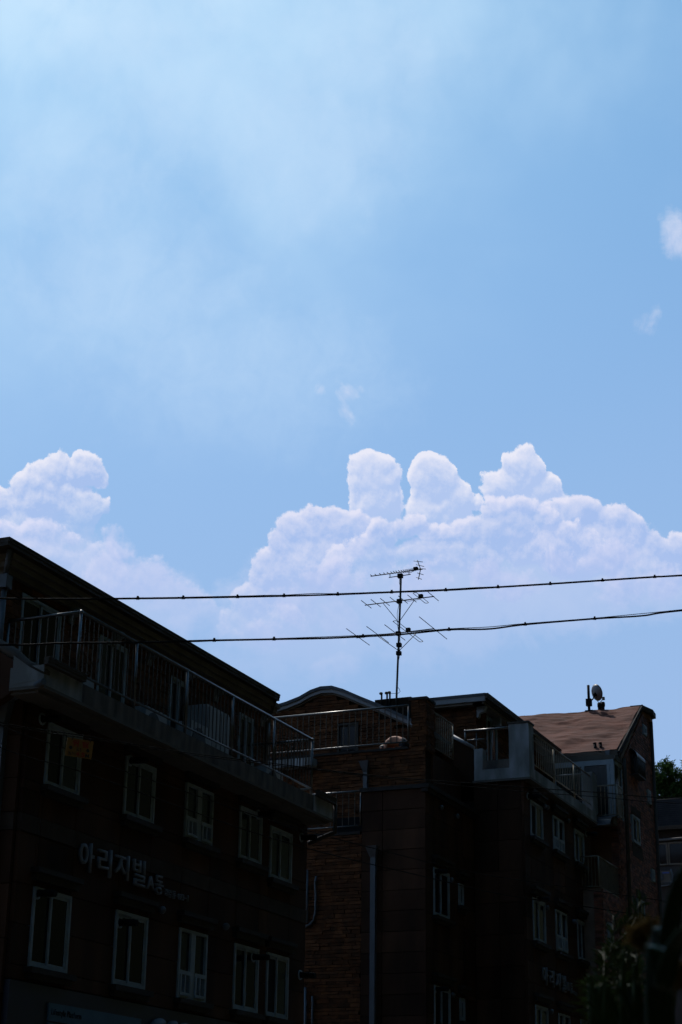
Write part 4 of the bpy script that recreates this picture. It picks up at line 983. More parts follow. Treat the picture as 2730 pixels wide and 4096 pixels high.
bm = nb(); box(bm, at(2650, 3490, Y=YE_-.46).x, at(2678, 3490, Y=YE_-.46).x, YE_-.458, YE_-.452, at(2660, 3494, Y=YE_-.46).z, at(2660, 3488, Y=YE_-.46).z); obj('badge', bm, mat('blue badge', (.02, .05, .22), .5), ub)
bm = nb(); box(bm, a0.x, a1.x+.1, YE_-.5, YE_-.003, a0.z-.05, a0.z-.002); obj('bracket', bm, MT['grille'], AC2)
bm = nb(); tube(bm, [at(x, y, Y=YE_-.5) for x, y in ((2684, 3476), (2691, 3500), (2690, 3525), (2676, 3540), (2630, 3546))], .03, 8); obj('hose', bm, MT['pipe'], AC2)

# ------------------------------------------------------------------ television aerial
YT = YG + 1.0
AN = thing('tv_aerial', 'tall rooftop mast carrying three television aerials', 'aerial', tuple(at(1586, 2880, Y=YT)))
def az_(x, y): return at(1350 + x*.3189, 2180 + y*.3189, Y=YT)
DK = mat('dark weathered metal', (.035, .035, .032), .5, .6, var=.3)
bm = nb(); tube(bm, [at(1584, 2910, Y=YT), az_(745, 1860), az_(790, 700), az_(800, 360)], .030, 10); mast = obj('mast', bm, DK, AN)
dxy = (Vector(proj((az_(790, 700).x, YT+.5, az_(790, 700).z))) - Vector(proj((az_(790, 700).x, YT-.5, az_(790, 700).z)))).x/.3189   # zoom px per metre along Y
def element(bm, c, half, r=.010, d=Vector((0, 1, 0))): tube(bm, [c - d*half, c + d*half], r, 6)
def boom(name, a, b, els, extra=None):
    bm = nb(); pa, pb2 = az_(*a), az_(*b); tube(bm, [pa, pb2], .016, 8)
    o = obj(name, bm, DK, AN)
    for (x, w) in els:
        t = (x-a[0])/(b[0]-a[0]); bm = nb(); c = pa.lerp(pb2, t) + Vector((0, 0, .02)); element(bm, c, w/dxy/2); obj('element', bm, DK, o)
    return o, pa, pb2
o1, pa, pb2 = boom('uhf_boom', (420, 392), (1070, 303), [(428, 24), (484, 24), (542, 26), (594, 28), (640, 30), (685, 30), (720, 32), (750, 32), (785, 34), (815, 34), (843, 34), (868, 34), (890, 34), (912, 34), (930, 34), (948, 34), (964, 34)])
bm = nb(); tube(bm, [az_(648, 408), az_(920, 368)], .014, 8); tube(bm, [az_(662, 405), az_(662, 360)], .012, 6); tube(bm, [az_(900, 370), az_(900, 328)], .012, 6); obj('support', bm, DK, o1)
bm = nb(); tube(bm, [az_(1005, 193), az_(1045, 302)], .014, 6); tube(bm, [az_(1045, 302), az_(1018, 433)], .014, 6)
for (x0_, y0_, x1_, y1_) in ((958, 200, 1073, 213), (987, 245, 1090, 270), (1015, 295, 1110, 302), (1003, 350, 1082, 374), (990, 405, 1060, 430)): tube(bm, [az_(x0_, y0_), az_(x1_, y1_)], .009, 6)
obj('reflector', bm, DK, o1)
bm = nb(); c = az_(985, 300); box(bm, c.x-.06, c.x+.06, c.y-.05, c.y+.05, c.z-.03, c.z+.05); obj('balun', bm, MT['black'], o1)
o2, pa, pb2 = boom('vhf_boom', (347, 755), (1215, 645), [(365, 122), (485, 118), (600, 114), (720, 110), (828, 116), (940, 112), (1198, 155)])
def loop(o, cx, cy, half, dy):
    c = az_(cx, cy); bm = nb(); h = half/dxy; pts = []
    for s in range(9): a = math.pi*s/8; pts.append(c + Vector((.055*math.cos(a), h + .04*math.sin(a), 0)))
    for s in range(9): a = math.pi + math.pi*s/8; pts.append(c + Vector((.055*math.cos(a), -h + .04*math.sin(a), 0)))
    tube(bm, pts + pts[:2], .009, 6, cap=False); obj('folded_dipole', bm, DK, o)
    bm = nb(); box(bm, c.x-.06, c.x+.06, c.y-.05, c.y+.05, c.z, c.z+.10); obj('balun', bm, MT['black'], o)
loop(o2, 1048, 663, 75, 0)
for a, b in (((578, 735), (775, 975)), ((968, 690), (785, 950))):
    bm = nb(); tube(bm, [az_(*a), az_(*b)], .010, 6); obj('brace', bm, DK, o2)
o3, pa, pb2 = boom('long_boom', (240, 1165), (1215, 1050), [(262, 275), (512, 268), (730, 255), (1205, 360)])
loop(o3, 890, 1085, 165, 0)
for a, b in (((510, 1145), (765, 1322)), ((990, 1110), (772, 1332))):
    bm = nb(); tube(bm, [az_(*a), az_(*b)], .010, 6); obj('brace', bm, DK, o3)
for (x, y, s) in ((790, 388, .07), (780, 705, .065), (767, 1110, .065), (775, 1255, .065), (772, 1358, .065)):
    c = az_(x, y); bm = nb(); box(bm, c.x-s, c.x+s, c.y-.06, c.y+.06, c.z-s*.85, c.z+s*.85); obj('clamp', bm, MT['black'], mast)
for pts in (((782, 420), (778, 470), (788, 520)), ((775, 740), (752, 850), (755, 1000), (768, 1090)), ((782, 1130), (792, 1240), (780, 1330)), ((785, 1380), (770, 1450), (765, 1560)), ((752, 1780), (775, 1800), (790, 1840), (760, 1862), (670, 1862)), ((965, 325), (920, 345), (820, 350)), ((1040, 680), (900, 705), (800, 695))):
    bm = nb(); tube(bm, [az_(*q) for q in pts], .007, 5); obj('lead', bm, MT['black'], mast)
for k, (x, y, yb2) in enumerate(((557, 1862, 1990), (625, 1856, 1990), (660, 1850, 1990))):
    b0, t0 = az_(x, yb2), az_(x, y)
    V = thing('roof_vent', ['left', 'middle', 'right'][k] + ' of the three thin vent pipes at the foot of the aerial mast', 'vent pipe', tuple(b0), 'vent pipes beside the aerial mast')
    bm = nb(); tube(bm, [b0 - Vector((0, 0, .5)), t0], .028, 8); obj('pipe', bm, MT['black'], V)
    bm = nb(); ball(bm, t0 - Vector((.02, 0, 0)), .048, 8, (1.2, 1, .9)); obj('cap', bm, MT['soffit'], V)

# ------------------------------------------------------------------ things on the decks
def outdoor_unit(p, w, d, h, label, face='X', group='air conditioner units on the nearest roof deck'):
    o = thing('air_conditioner', label, 'air conditioner', tuple(p), group)
    bm = nb(); box(bm, p[0]-d/2, p[0]+d/2, p[1]-w/2, p[1]+w/2, p[2]+.06, p[2]+h); c = obj('case', bm, MT['plastic'], o)
    bm = nb(); f = Vector((p[0]+d/2, p[1]-w*.14, p[2]+h*.52)); tube(bm, [f, f + Vector((.02, 0, 0))], min(h, w)*.36, 20); obj('fan_grille', bm, MT['grille'], c)
    for s in (-1, 1):
        bm = nb(); box(bm, p[0]-d/2, p[0]+d/2, p[1]+s*w*.35-.03, p[1]+s*w*.35+.03, p[2], p[2]+.058); obj('foot', bm, MT['grille'], o)
    return o
zf = zs1 + .002
for (px_, py_, w, h, lab) in ((300, 2690, .8, .55, 'outdoor air conditioner unit behind the near end of the deck railing'), (600, 2830, .8, .6, 'outdoor air conditioner unit behind the second span of the deck railing'),
                              (780, 2915, .85, .75, 'outdoor air conditioner unit left of the tall cabinet on the deck'), (1075, 3060, .8, .6, 'outdoor air conditioner unit near the far end of the deck')):
    y_ = at(px_, py_, X=-15.6).y; outdoor_unit((-15.6, y_, zf), w, .3, h, lab)
CB = thing('storage_cabinet', 'tall pale ribbed cabinet standing on the roof deck behind the railing', 'cabinet', (-15.7, at(880, 2900, X=-15.7).y, zf))
y0_, y1_ = at(826, 2900, X=-15.5).y, at(915, 2930, X=-15.5).y; zc1 = at(830, 2815, X=-15.5).z
bm = nb(); box(bm, -16.0, -15.5, y0_, y1_, zf+.05, zc1); cb = obj('case', bm, MT['plastic'], CB)
for k in range(5):
    ya_ = y0_ + (y1_-y0_)*k/5 + .02; bm = nb(); box(bm, -15.498, -15.47, ya_, ya_+(y1_-y0_)/5-.04, zf+.1, zc1-.05); obj('door_rib', bm, MT['plastic'], cb)
bm = nb(); box(bm, -16.0, -15.5, y0_, y1_, zf, zf+.048); obj('plinth', bm, MT['grille'], CB)
# pipes lying across the deck
bm = nb(); q = at(1090, 3065, X=-14.9); tube(bm, [(-14.95, q.y-.2, zf+.06), (-14.95, q.y+.5, zf+.06)], .05, 8); tube(bm, [(-14.95, q.y+.5, zf+.06), (-15.2, q.y+.7, zf+.06)], .05, 8)
tag(obj('drain_pipe', bm, MT['pipe']), 'short pale pipe lying at the edge of the roof deck', 'pipe')

# ------------------------------------------------------------------ person on the terrace
SK = mat('bare skin', (.50, .21, .12), .65, spec=.2, var=.12, nscale=5)  # one even skin colour over the whole body
HR = mat('black hair', (.012, .010, .009), .6, var=.2); SH = mat('dark shorts', (.015, .017, .022), .85, var=.2)
YPp = YW + .75
bc_ = at(1582, 2944, Y=YPp); fz = bc_.z - .86
def skin_mesh(name, verts, edges, root, m, parent, sub=2):
    me = bpy.data.meshes.new(name); me.from_pydata([v[:3] for v in verts], edges, []); me.materials.append(m)
    o = bpy.data.objects.new(name, me); C.objects.link(o)
    sk = o.modifiers.new('skin', 'SKIN'); sk.use_smooth_shade = True
    for i, v in enumerate(verts):
        sv = me.skin_vertices[0].data[i]; sv.radius = (v[3], v[4] if len(v) > 4 else v[3]); sv.use_root = (i == root)
    ss = o.modifiers.new('sub', 'SUBSURF'); ss.levels = sub; ss.render_levels = sub
    bpy.context.view_layer.update()
    dg = bpy.context.evaluated_depsgraph_get(); me2 = bpy.data.meshes.new_from_object(o.evaluated_get(dg)); me2.name = name
    bpy.data.objects.remove(o)
    o = bpy.data.objects.new(name, me2); C.objects.link(o)
    if parent is not None:
        o.parent = parent; o.location = -parent.location if parent.parent is None else (0, 0, 0)
    return o
PR = thing('person', 'bare-backed person in dark shorts bending over behind the terrace railing', 'person', (bc_.x+.2, YPp, fz))
def pv(dx_, dy_, dz_, r, r2=None): return (bc_.x+dx_, YPp+dy_, fz+dz_, r, r2 or r)
body = [pv(.26, 0, .66, .115, .14), pv(.13, 0, .72, .10, .14), pv(-.03, 0, .73, .10, .16), pv(-.15, 0, .67, .085, .15), pv(-.25, 0, .63, .055), pv(-.33, 0, .57, .085), pv(-.38, 0, .53, .075),
        pv(-.15, .19, .68, .055), pv(-.18, .24, .44, .042), pv(-.20, .20, .22, .032), pv(-.22, .19, .13, .036),
        pv(-.15, -.19, .68, .058), pv(-.19, -.26, .48, .044), pv(-.10, -.24, .24, .033), pv(-.08, -.23, .15, .036),
        pv(.27, .10, .62, .095), pv(.20, .12, .36, .062), pv(.27, .12, .07, .040), pv(.15, .12, .04, .042),
        pv(.27, -.10, .62, .095), pv(.20, -.12, .36, .062), pv(.27, -.12, .07, .040), pv(.15, -.12, .04, .042)]
eds = [(0, 1), (1, 2), (2, 3), (3, 4), (4, 5), (5, 6), (3, 7), (7, 8), (8, 9), (9, 10), (3, 11), (11, 12), (12, 13), (13, 14), (0, 15), (15, 16), (16, 17), (17, 18), (0, 19), (19, 20), (20, 21), (21, 22)]
skin_mesh('body', body, eds, 0, SK, PR)
skin_mesh('shorts', [pv(.19, 0, .70, .115, .155), pv(.265, 0, .665, .13, .16), pv(.275, .105, .61, .108), pv(.225, .12, .43, .088), pv(.275, -.105, .61, .108), pv(.225, -.12, .43, .088)], [(0, 1), (1, 2), (2, 3), (1, 4), (4, 5)], 1, SH, PR, 1)
bm = nb(); ball(bm, (bc_.x-.345, YPp, fz+.56), .10, 12, (1.15, .95, .9)); obj('hair', bm, HR, PR)
for s in (-1, 1):                                   # ears and a nose so that the head reads from any side
    bm = nb(); ball(bm, (bc_.x-.36, YPp+s*.092, fz+.54), .022, 6, (1, .5, 1.4)); obj('ear', bm, SK, PR)
# terrace floor carrying the person
bm = nb(); box(bm, xu0-2, XWR-.3, YW+.21, YG+.05, fz-.12, fz); obj('terrace_floor', bm, MT['concrete'], B)

# ------------------------------------------------------------------ overhead wires
CABLE = mat('black cable', (.008, .008, .009), .8, var=.3, spec=.1)
PL = mat('grey concrete pole', (.22, .21, .20), .85, var=.3, nscale=3)
def wire_pt(x, y, dl, dr):
    "a pixel on the vertical sheet that spans the two street poles: distance grows from dl (left edge) to dr (right edge)"
    t = x/2730; return at(x, y, D=dl + (dr-dl)*t)
def spline(pts, n):
    out_ = []; m = len(pts)
    for i in range(m-1):
        p0, p1, p2, p3 = pts[max(i-1, 0)], pts[i], pts[i+1], pts[min(i+2, m-1)]
        for k in range(n):
            t = k/n; out_.append(.5*((2*p1) + (p2-p0)*t + (2*p0-5*p1+4*p2-p3)*t*t + (3*p1-p0-3*p2+p3)*t**3))
    return out_ + [pts[-1]]
DL, DR = 16.0, 19.2
poleL = at(-900, 2600, D=DL-(DR-DL)*.33); poleR = at(3500, 2600, D=DR+(DR-DL)*.28)
def overhead(name, label, px, dl, dr, r, zl, zr, messenger=None, clips=(), group='overhead cables'):
    dl, dr = DL + (dl-15.5)*.04, DR + (dr-19)*.04
    pts = [wire_pt(x, y, dl, dr) for x, y in px]
    def end(p, a, b):                       # run the span on to the pole with the slope it has at the frame edge
        k = math.hypot(p.x-a.x, p.y-a.y)/max(.01, math.hypot(a.x-b.x, a.y-b.y)); return Vector((p.x, p.y, a.z + (a.z-b.z)*k))
    pts = [end(poleL, pts[0], pts[2])] + pts + [end(poleR, pts[-1], pts[-4])]
    W = thing(name, label, 'cable', tuple(pts[0]), group)
    path = spline(pts, 10); bm = nb(); tube(bm, path, r, 6); c = obj('cable', bm, CABLE, W)
    if messenger:
        mp = [wire_pt(x, y, dl, dr) for x, y in messenger]; mp = [pts[0] + Vector((0, 0, .04))] + mp + [pts[-1] + Vector((0, 0, .04))]
        bm = nb(); tube(bm, spline(mp, 10), r*.42, 5); obj('messenger_wire', bm, CABLE, W)
    for x in clips:
        best = min(path, key=lambda q: abs(proj(q)[0]-x)); bm = nb(); tube(bm, [best - RIGHT*.016, best + RIGHT*.016], r*1.45, 8); box(bm, best.x-.008, best.x+.008, best.y-.008, best.y+.008, best.z+r, best.z+r*2.6); obj('clip', bm, CABLE, W)
    return W
U1 = [(0, 2394), (300, 2396), (552, 2394), (734, 2392), (951, 2388), (1137, 2384), (1352, 2378), (1568, 2369), (1784, 2361), (1993, 2349), (2202, 2336), (2411, 2322), (2620, 2308), (2730, 2302)]
overhead('overhead_cable', 'upper of the two thick black cables across the sky', U1, 16.5, 19.5, .0092, 9.2, 9.6,
         messenger=[(0, 2392), (552, 2391), (951, 2384), (1060, 2381), (1137, 2380), (1260, 2374), (1352, 2374), (1568, 2366), (1784, 2357), (1900, 2350), (1993, 2346), (2202, 2333), (2411, 2319), (2620, 2305), (2730, 2299)], clips=(552, 734, 951, 1137, 1352, 1568, 1784, 1993, 2202, 2411, 2620))
U2 = [(0, 2580), (250, 2573), (540, 2570), (780, 2565), (858, 2562), (1097, 2557), (1300, 2553), (1453, 2546), (1600, 2538), (1797, 2519), (1955, 2516), (2102, 2498), (2380, 2475), (2570, 2463), (2730, 2442)]
overhead('overhead_cable', 'lower of the two thick black cables, crossing the aerial mast', U2, 16.0, 19.0, .0095, 7.9, 8.4,
         messenger=[(0, 2577), (540, 2567), (858, 2559), (1097, 2554), (1453, 2541), (1640, 2528), (1797, 2515), (1950, 2508), (2102, 2494), (2380, 2472), (2560, 2455), (2730, 2438)], clips=(858, 1097, 1453, 1797, 2102, 2380))
T1 = [(0, 2890), (330, 2942), (700, 3004), (1000, 3042), (1500, 3102), (2000, 3142), (2400, 3170), (2730, 3192)]
overhead('overhead_cable', 'thin cable carrying the yellow height sign', T1, 15.0, 19.0, .0055, 5.4, 6.2)
T1b = [(0, 2898), (330, 2951), (700, 3010), (1000, 3049), (1500, 3107), (2000, 3158), (2400, 3188), (2730, 3213)]
overhead('overhead_cable', 'thin cable just below the one with the yellow sign', T1b, 15.02, 19.02, .0045, 5.3, 6.1)
T2 = [(0, 2990), (300, 3078), (700, 3220), (1000, 3325), (1300, 3412), (1650, 3495), (2000, 3576), (2300, 3620), (2654, 3675), (2730, 3686)]
overhead('overhead_cable', 'lowest thin cable slanting across both apartment blocks', T2, 15.4, 19.3, .0055, 4.9, 4.7)
T3 = [(0, 2900), (250, 2990), (500, 3085), (700, 3152), (1000, 3255), (1252, 3329), (1502, 3395), (1880, 3487), (2250, 3545), (2633, 3600), (2730, 3614)]
overhead('overhead_cable', 'thin cable slanting just above the lowest one', T3, 15.6, 19.5, .0045, 5.2, 4.9)
for k, (p, lab) in enumerate(((poleL, 'concrete utility pole holding the left ends of the cables'), (poleR, 'concrete utility pole holding the right ends of the cables'))):
    UPo = thing('utility_pole', lab, 'pole', (p.x, p.y, 0), 'utility poles of the street')
    bm = nb(); tube(bm, [(p.x, p.y, 0), (p.x, p.y, 10.5)], .16, 14, r2=.10); obj('pole', bm, PL, UPo)
    bm = nb(); box(bm, p.x-.7, p.x+.7, p.y-.04, p.y+.04, 9.7, 9.78); obj('crossarm', bm, MT['steel'], UPo)

# hanging height sign
SY = mat('yellow sign plate', (.30, .155, .04), .7, var=.25, nscale=4); SR = mat('red sign paint', (.30, .02, .015), .6); SBk = mat('black sign paint', (.012, .015, .02), .6)
cs = [wire_pt(x, y, DL-.02, DR-.02) for x, y in ((271, 2949), (376, 2966), (362, 3037), (259, 3021))]
su = (cs[1]-cs[0]); sv = (cs[3]-cs[0]); sw, sh = su.length, sv.length; su.normalize(); sv = (sv - su*sv.dot(su)).normalized(); sn = sv.cross(su)
if sn.dot(cs[0] - Vector((0, 0, CAMZ))) > 0: sn = -sn
HS = thing('height_sign', 'yellow height-limit plate with red and black lettering hanging from a cable', 'sign', tuple(cs[0]))
def sp(u, v, d=0.0): return cs[0] + su*(u*sw) + sv*(v*sh) + sn*d
bm = nb(); prism(bm, [sp(0, 0), sp(1, 0), sp(1, 1), sp(0, 1)], -sn*.004); pl_ = obj('plate', bm, SY, HS)
def glyph(ch, u0, u1, v0, v1, m, bold=.012):
    cu = bpy.data.curves.new('glyph', 'FONT'); cu.body = ch; cu.size = 1.0; cu.offset = bold; cu.resolution_u = 3
    t = bpy.data.objects.new('glyph', cu); C.objects.link(t)
    dg = bpy.context.evaluated_depsgraph_get(); me = bpy.data.meshes.new_from_object(t.evaluated_get(dg)); bpy.data.objects.remove(t); bpy.data.curves.remove(cu)
    xs = [q.co.x for q in me.vertices]; ys = [q.co.y for q in me.vertices]
    bm = nb(); bm.from_mesh(me); bpy.data.meshes.remove(me)
    for q in bm.verts:
        fx = (q.co.x-min(xs))/(max(xs)-min(xs)); fy = (q.co.y-min(ys))/(max(ys)-min(ys))
        q.co = sp(u0+(u1-u0)*fx, v1+(v0-v1)*fy, .002)
    obj('letter', bm, m, pl_)
glyph('위', .20, .45, .08, .42, SR, .03); glyph('험', .57, .82, .09, .43, SR, .03)
glyph('k', .40, .49, .44, .66, SBk); glyph('t', .51, .58, .46, .66, SBk)
glyph('높', .09, .22, .72, .93, SBk); glyph('이', .24, .37, .72, .93, SBk); glyph('4', .39, .53, .70, .94, SR, .03); glyph('.', .54, .575, .90, .95, SR, .03); glyph('5', .59, .73, .70, .95, SR, .03); glyph('M', .75, .90, .74, .95, SBk, .02)
for (u, v) in ((.17, .52), (.82, .56)):
    bm = nb(); pts = [sp(u + .065*math.cos(a), v + .095*math.sin(a), .002) for a in (2*math.pi*k/20 for k in range(20))]
    bm.faces.new([bm.verts.new(q) for q in pts]); obj('dot', bm, SBk, pl_)
for u in (.18, .86):
    bm = nb(); tube(bm, [sp(u, .08, .004), sp(u, -.02, .012), sp(u, -.12, .004)], .004, 5); obj('tie', bm, CABLE, pl_)

# ------------------------------------------------------------------ vegetation
def leafmat(name, c1, c2, trans=.25, rough=.5):
    m = mat(name, c1, rough, col2=c2, nscale=3, island=.45, spec=.12)
    n, l = m.node_tree.nodes, m.node_tree.links; b = n['Principled BSDF']; o = n['Material Output']
    t = n.new('ShaderNodeBsdfTranslucent'); mx = n.new('ShaderNodeMixShader'); mx.inputs[0].default_value = trans
    src = b.inputs['Base Color'].links[0].from_socket; l.new(src, t.inputs['Color'])
    l.new(b.outputs[0], mx.inputs[1]); l.new(t.outputs[0], mx.inputs[2]); l.new(mx.outputs[0], o.inputs['Surface'])
    return m
LF = leafmat('tree leaves', (.055, .10, .02), (.03, .065, .015)); BK = mat('bark', (.07, .05, .035), .9, var=.4, bump=.5)
def leaf(bm, p, d, up, L, w):
    s = d.cross(up)
    if s.length < 1e-3: s = d.orthogonal()
    s.normalize(); n_ = s.cross(d)
    a = bm.verts.new(p); b = bm.verts.new(p + d*L*.5 + s*w*.5 + n_*w*.15); c = bm.verts.new(p + d*L - n_*L*.12); e_ = bm.verts.new(p + d*L*.5 - s*w*.5 + n_*w*.15)
    bm.faces.new((a, b, c)); bm.faces.new((a, c, e_))
def tree(label, base, height, blobs, seed, nleaf, L=.16, group='trees beyond the dim house'):
    rnd = random.Random(seed); T = thing('tree', label, 'tree', tuple(base), group); base = Vector(base)
    bm = nb(); tr = []
    top = base + Vector((rnd.uniform(-.4, .4), 0, height*.82)); path = [base.lerp(top, t) + Vector((rnd.uniform(-.12, .12), rnd.uniform(-.12, .12), 0))*(t > 0) for t in (0, .2, .4, .6, .8, 1)]
    tube(bm, path, .22, 8, r2=.04)
    for (c, r) in blobs:
        s = path[3].lerp(path[5], rnd.random()); mid = s.lerp(c, .5) - Vector((0, 0, r*.2)); tube(bm, [s, mid, c + Vector((0, 0, r*.4))], .055, 6, r2=.012)
    obj('trunk', bm, BK, T)
    bm = nb(); tot = sum(r**2 for _, r in blobs)
    for (c, r) in blobs:
        nt = int(nleaf*r*r/tot/26)
        for _ in range(nt):                       # twigs with leaves along them
            d = Vector((rnd.gauss(0, 1), rnd.gauss(0, 1), rnd.gauss(.15, 1))).normalized()
            q0 = c + d*r*rnd.uniform(.25, .85); q1 = q0 + (d + Vector((0, 0, .45))).normalized()*r*rnd.uniform(.25, .45)
            for k in range(26):
                t = k/25; p = q0.lerp(q1, t) + Vector((rnd.gauss(0, .06), rnd.gauss(0, .06), rnd.gauss(0, .06)))
                dd = (d*.5 + Vector((rnd.gauss(0, .7), rnd.gauss(0, .7), rnd.gauss(-.1, .6)))).normalized()
                leaf(bm, p, dd, Vector((rnd.gauss(0, .5), rnd.gauss(0, .5), 1)), L*rnd.uniform(.7, 1.25), L*.45)
    obj('crown', bm, LF, T, recalc=False)
    return T
YTr = 84.0
def tb(x, y, r): return (at(x, y, Y=YTr), r)
b1 = [tb(2655, 3105, .75), tb(2640, 3135, .6), tb(2672, 3085, .55), tb(2690, 3125, .7), tb(2632, 3175, .7), tb(2668, 3170, .8), tb(2700, 3175, .7), tb(2650, 3215, .9), tb(2690, 3230, .9), tb(2628, 3088, .30), tb(2660, 3066, .26)]
p_ = at(2662, 3240, Y=YTr); tree('leafy green tree rising behind the dim roof, beside the brick house', (p_.x, YTr, 0), p_.z+1, b1, 11, 9000)
b2 = [tb(2738, 3120, .6), tb(2760, 3105, .8), tb(2730, 3165, .6), tb(2790, 3150, 1.0), tb(2745, 3215, .9), tb(2800, 3220, 1.0)]
p_ = at(2770, 3240, Y=YTr+1); tree('second leafy tree at the right edge above the dim roof', (p_.x, YTr+1, 0), p_.z+1, b2, 12, 6500)

# bed with foreground weeds
bm = nb(); gv = []
for j in range(13):
    row = []
    for i in range(9):
        x, y = -3.4 + .42*i, 1.2 + .75*j
        e1_ = min(1, min(i, 8-i)/1.5)*min(1, min(j, 12-j)/1.5)
        row.append(bm.verts.new((x, y, .008 + .55*e1_ + (random.uniform(-.05, .05) if e1_ else 0))))
    gv.append(row)
for j in range(12):
    for i in range(8): bm.faces.new((gv[j][i], gv[j][i+1], gv[j+1][i+1], gv[j+1][i]))
tag(obj('planting_bed', bm, mat('dark soil', (.05, .035, .025), .95, var=.4, bump=.6, bscale=12)), 'low soil bed beside the street', None, kind='structure')
WD = leafmat('weed leaves', (.022, .040, .009), (.014, .024, .007), .12, .7); STM = mat('weed stems', (.04, .038, .014), .8, var=.3)
DRY = leafmat('dry seed heads', (.12, .08, .026), (.07, .05, .02), .15, .8); BL = leafmat('glossy broad leaf', (.010, .026, .009), (.007, .018, .007), .05, .22)
def weed(label, tip, D_, seed, spread, n_side, lean=0.0, m=WD):
    "an upright bushy weed: one stem, side shoots, narrow leaves all along"
    rnd = random.Random(seed); t = at(*tip, D=D_); base = Vector((t.x + lean, t.y, .5)); H = t.z - base.z
    T = thing('weed', label, 'plant', tuple(base), 'weeds in the foreground bed')
    bs = nb(); bl = nb(); path = [base.lerp(t, k/8) + Vector((rnd.gauss(0, .01), rnd.gauss(0, .01), 0)) for k in range(9)]; path[-1] = t
    tube(bs, path, .009, 6, r2=.003)
    def dress(a, b, n, L):
        for k in range(n):
            f = k/n; p = a.lerp(b, f); ang = rnd.uniform(0, 6.28); ax = (b-a).normalized(); o_ = ax.orthogonal().normalized(); o_ = Matrix.Rotation(ang, 3, ax) @ o_
            leaf(bl, p, (o_ + ax*rnd.uniform(.5, 1.2)).normalized(), Vector((0, 0, 1)), L*rnd.uniform(.6, 1.2), L*.16)
    for a, b in zip(path[3:], path[4:]): dress(a, b, 22, .07)
    for k in range(n_side):
        f = rnd.uniform(.35, .97); s = base.lerp(t, f); ang = rnd.uniform(0, 6.28); ln = spread*(1.25-f)*rnd.uniform(.7, 1.2) + .05
        e_ = s + Vector((math.cos(ang)*ln*.8, math.sin(ang)*ln*.8, ln*.95)); mid = s.lerp(e_, .5) + Vector((math.cos(ang), math.sin(ang), -.3))*ln*.12
        tube(bs, [s, mid, e_], .005, 5, r2=.002); dress(s, mid, 14, .055); dress(mid, e_, 22, .05)
    obj('stem', bs, STM, T); obj('foliage', bl, m, T, recalc=False)
weed('tallest bushy weed in front of the brick house', (2455, 3660), 6.0, 1, .22, 30)
weed('bushy weed left of the tallest one, low at the frame edge', (2420, 3790), 5.6, 2, .10, 18)
weed('bushy weed right of the tallest one, under the drooping seed head', (2545, 3755), 5.8, 3, .20, 26)
weed('small bushy weed at the bottom edge of the picture', (2480, 3900), 4.6, 4, .14, 24)
def foxtail(label, pts, D_, seed, head=.35, r=.012):
    rnd = random.Random(seed); P_ = [at(x, y, D=D_) for x, y in pts]; base = Vector((P_[0].x, P_[0].y, .5)); path = spline([base] + P_, 8)
    T = thing('grass_stalk', label, 'plant', tuple(base), 'grass stalks in the foreground bed')
    bm = nb(); tube(bm, path, .004, 5, r2=.002); obj('stem', bm, STM, T)
    bm = nb(); k0 = int(len(path)*(1-head))
    for a, b in zip(path[k0:], path[k0+1:]):
        for _ in range(26):
            p = a.lerp(b, rnd.random()); ax = (b-a).normalized(); o_ = Matrix.Rotation(rnd.uniform(0, 6.28), 3, ax) @ ax.orthogonal().normalized()
            leaf(bm, p, (o_ + ax*.8).normalized(), Vector((0, 0, 1)), r*2*rnd.uniform(.6, 1.3), .004)
    obj('seed_head', bm, DRY, T, recalc=False)
    bm = nb()
    for k in range(4):
        p = base.lerp(P_[0], .35+.17*k); d = Vector((rnd.uniform(-1, 1), rnd.uniform(-1, 1), 1.4)).normalized(); q = [p + d*.10*i + Vector((0, 0, -.012*i*i)) for i in range(5)]
        s = d.cross(Vector((0, 0, 1))).normalized()*.008
        for a, b, w0, w1 in zip(q, q[1:], (1, 1, .8, .5), (1, .8, .5, .05)):
            v = [bm.verts.new(x) for x in (a-s*w0, a+s*w0, b+s*w1, b-s*w1)]; bm.faces.new(v)
    obj('blade', bm, WD, T, recalc=False)
foxtail('drooping yellow seed head arching over the weeds', [(2640, 4096), (2622, 3900), (2612, 3780), (2596, 3728), (2580, 3726), (2568, 3748)], 3.0, 5, .42, .016)
foxtail('dry seed stalk leaning right at the bottom right corner', [(2690, 4096), (2700, 3990), (2712, 3920), (2722, 3880)], 2.8, 6, .45, .014)
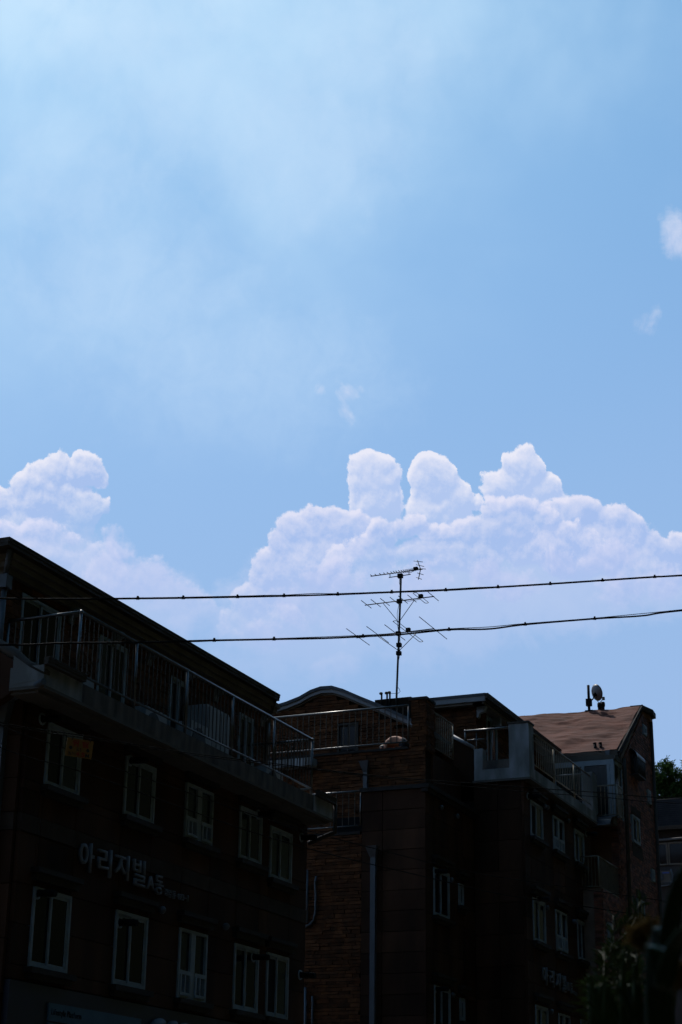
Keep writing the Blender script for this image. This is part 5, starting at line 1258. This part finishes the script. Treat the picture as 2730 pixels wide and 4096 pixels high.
def strap(label, pts, D_, w, m=BL, dd=0.0, group='broad leaves at the right edge'):
    P_ = [at(x, y, D=D_ + dd*i) for i, (x, y) in enumerate(pts)]; base = Vector((P_[0].x, P_[0].y, .5)); T = thing('broad_leaf_plant', label, 'plant', tuple(base), group)
    path = spline([base] + P_, 8); bm = nb(); n_ = len(path); L_, R2 = [], []
    for i, p in enumerate(path):
        f = i/(n_-1); ww = w*math.sin(math.pi*min(1, .12 + .88*f))**.6*(1 if f < .99 else .05); t = (path[min(i+1, n_-1)]-path[max(i-1, 0)]).normalized(); s = (RIGHT*.85 + FWD*.5); s = (s - t*s.dot(t)).normalized()
        L_.append((bm.verts.new(p - s*ww), bm.verts.new(p + FWD*ww*.25), bm.verts.new(p + s*ww)))
    for a, b in zip(L_, L_[1:]):
        for k in range(2): f_ = bm.faces.new((a[k], a[k+1], b[k+1], b[k])); f_.smooth = True
    o = obj('leaf', bm, m, T, recalc=False); sl = o.modifiers.new('thick', 'SOLIDIFY'); sl.thickness = .002
    bm = nb(); tube(bm, [base - Vector((0, 0, .02)), path[6]], .012, 6); obj('stalk', bm, STM, T)
strap('tall dark upright leaf at the right edge', [(2660, 4096), (2672, 3850), (2695, 3650), (2735, 3510), (2790, 3420)], 2.4, .017)
strap('glossy broad leaf catching the sky at the right edge', [(2630, 4200), (2655, 3960), (2695, 3810), (2750, 3720), (2820, 3660)], 2.1, .014)
SPK = leafmat('spiky green blade', (.020, .042, .010), (.012, .026, .007), .15, .5)
rn = random.Random(21)
for k in range(16):
    x0_ = 2380 + 22*k + rn.uniform(-12, 12); lean_ = rn.uniform(-110, 60); tip = rn.uniform(3800, 3960) if k > 4 else rn.uniform(3900, 4030)
    side = 'left' if lean_ < -30 else 'right' if lean_ > 20 else 'upright'
    T = strap('thin spiky green blade leaning ' + side + ' among the foreground weeds' if side != 'upright' else 'thin spiky green blade standing upright among the foreground weeds', [(x0_, 4180), (x0_+lean_*.3, 4180-(4180-tip)*.4), (x0_+lean_*.65, 4180-(4180-tip)*.75), (x0_+lean_, tip)], 3.6 + rn.uniform(-.5, .5), .0065, SPK, group='spiky blades in the foreground weeds')
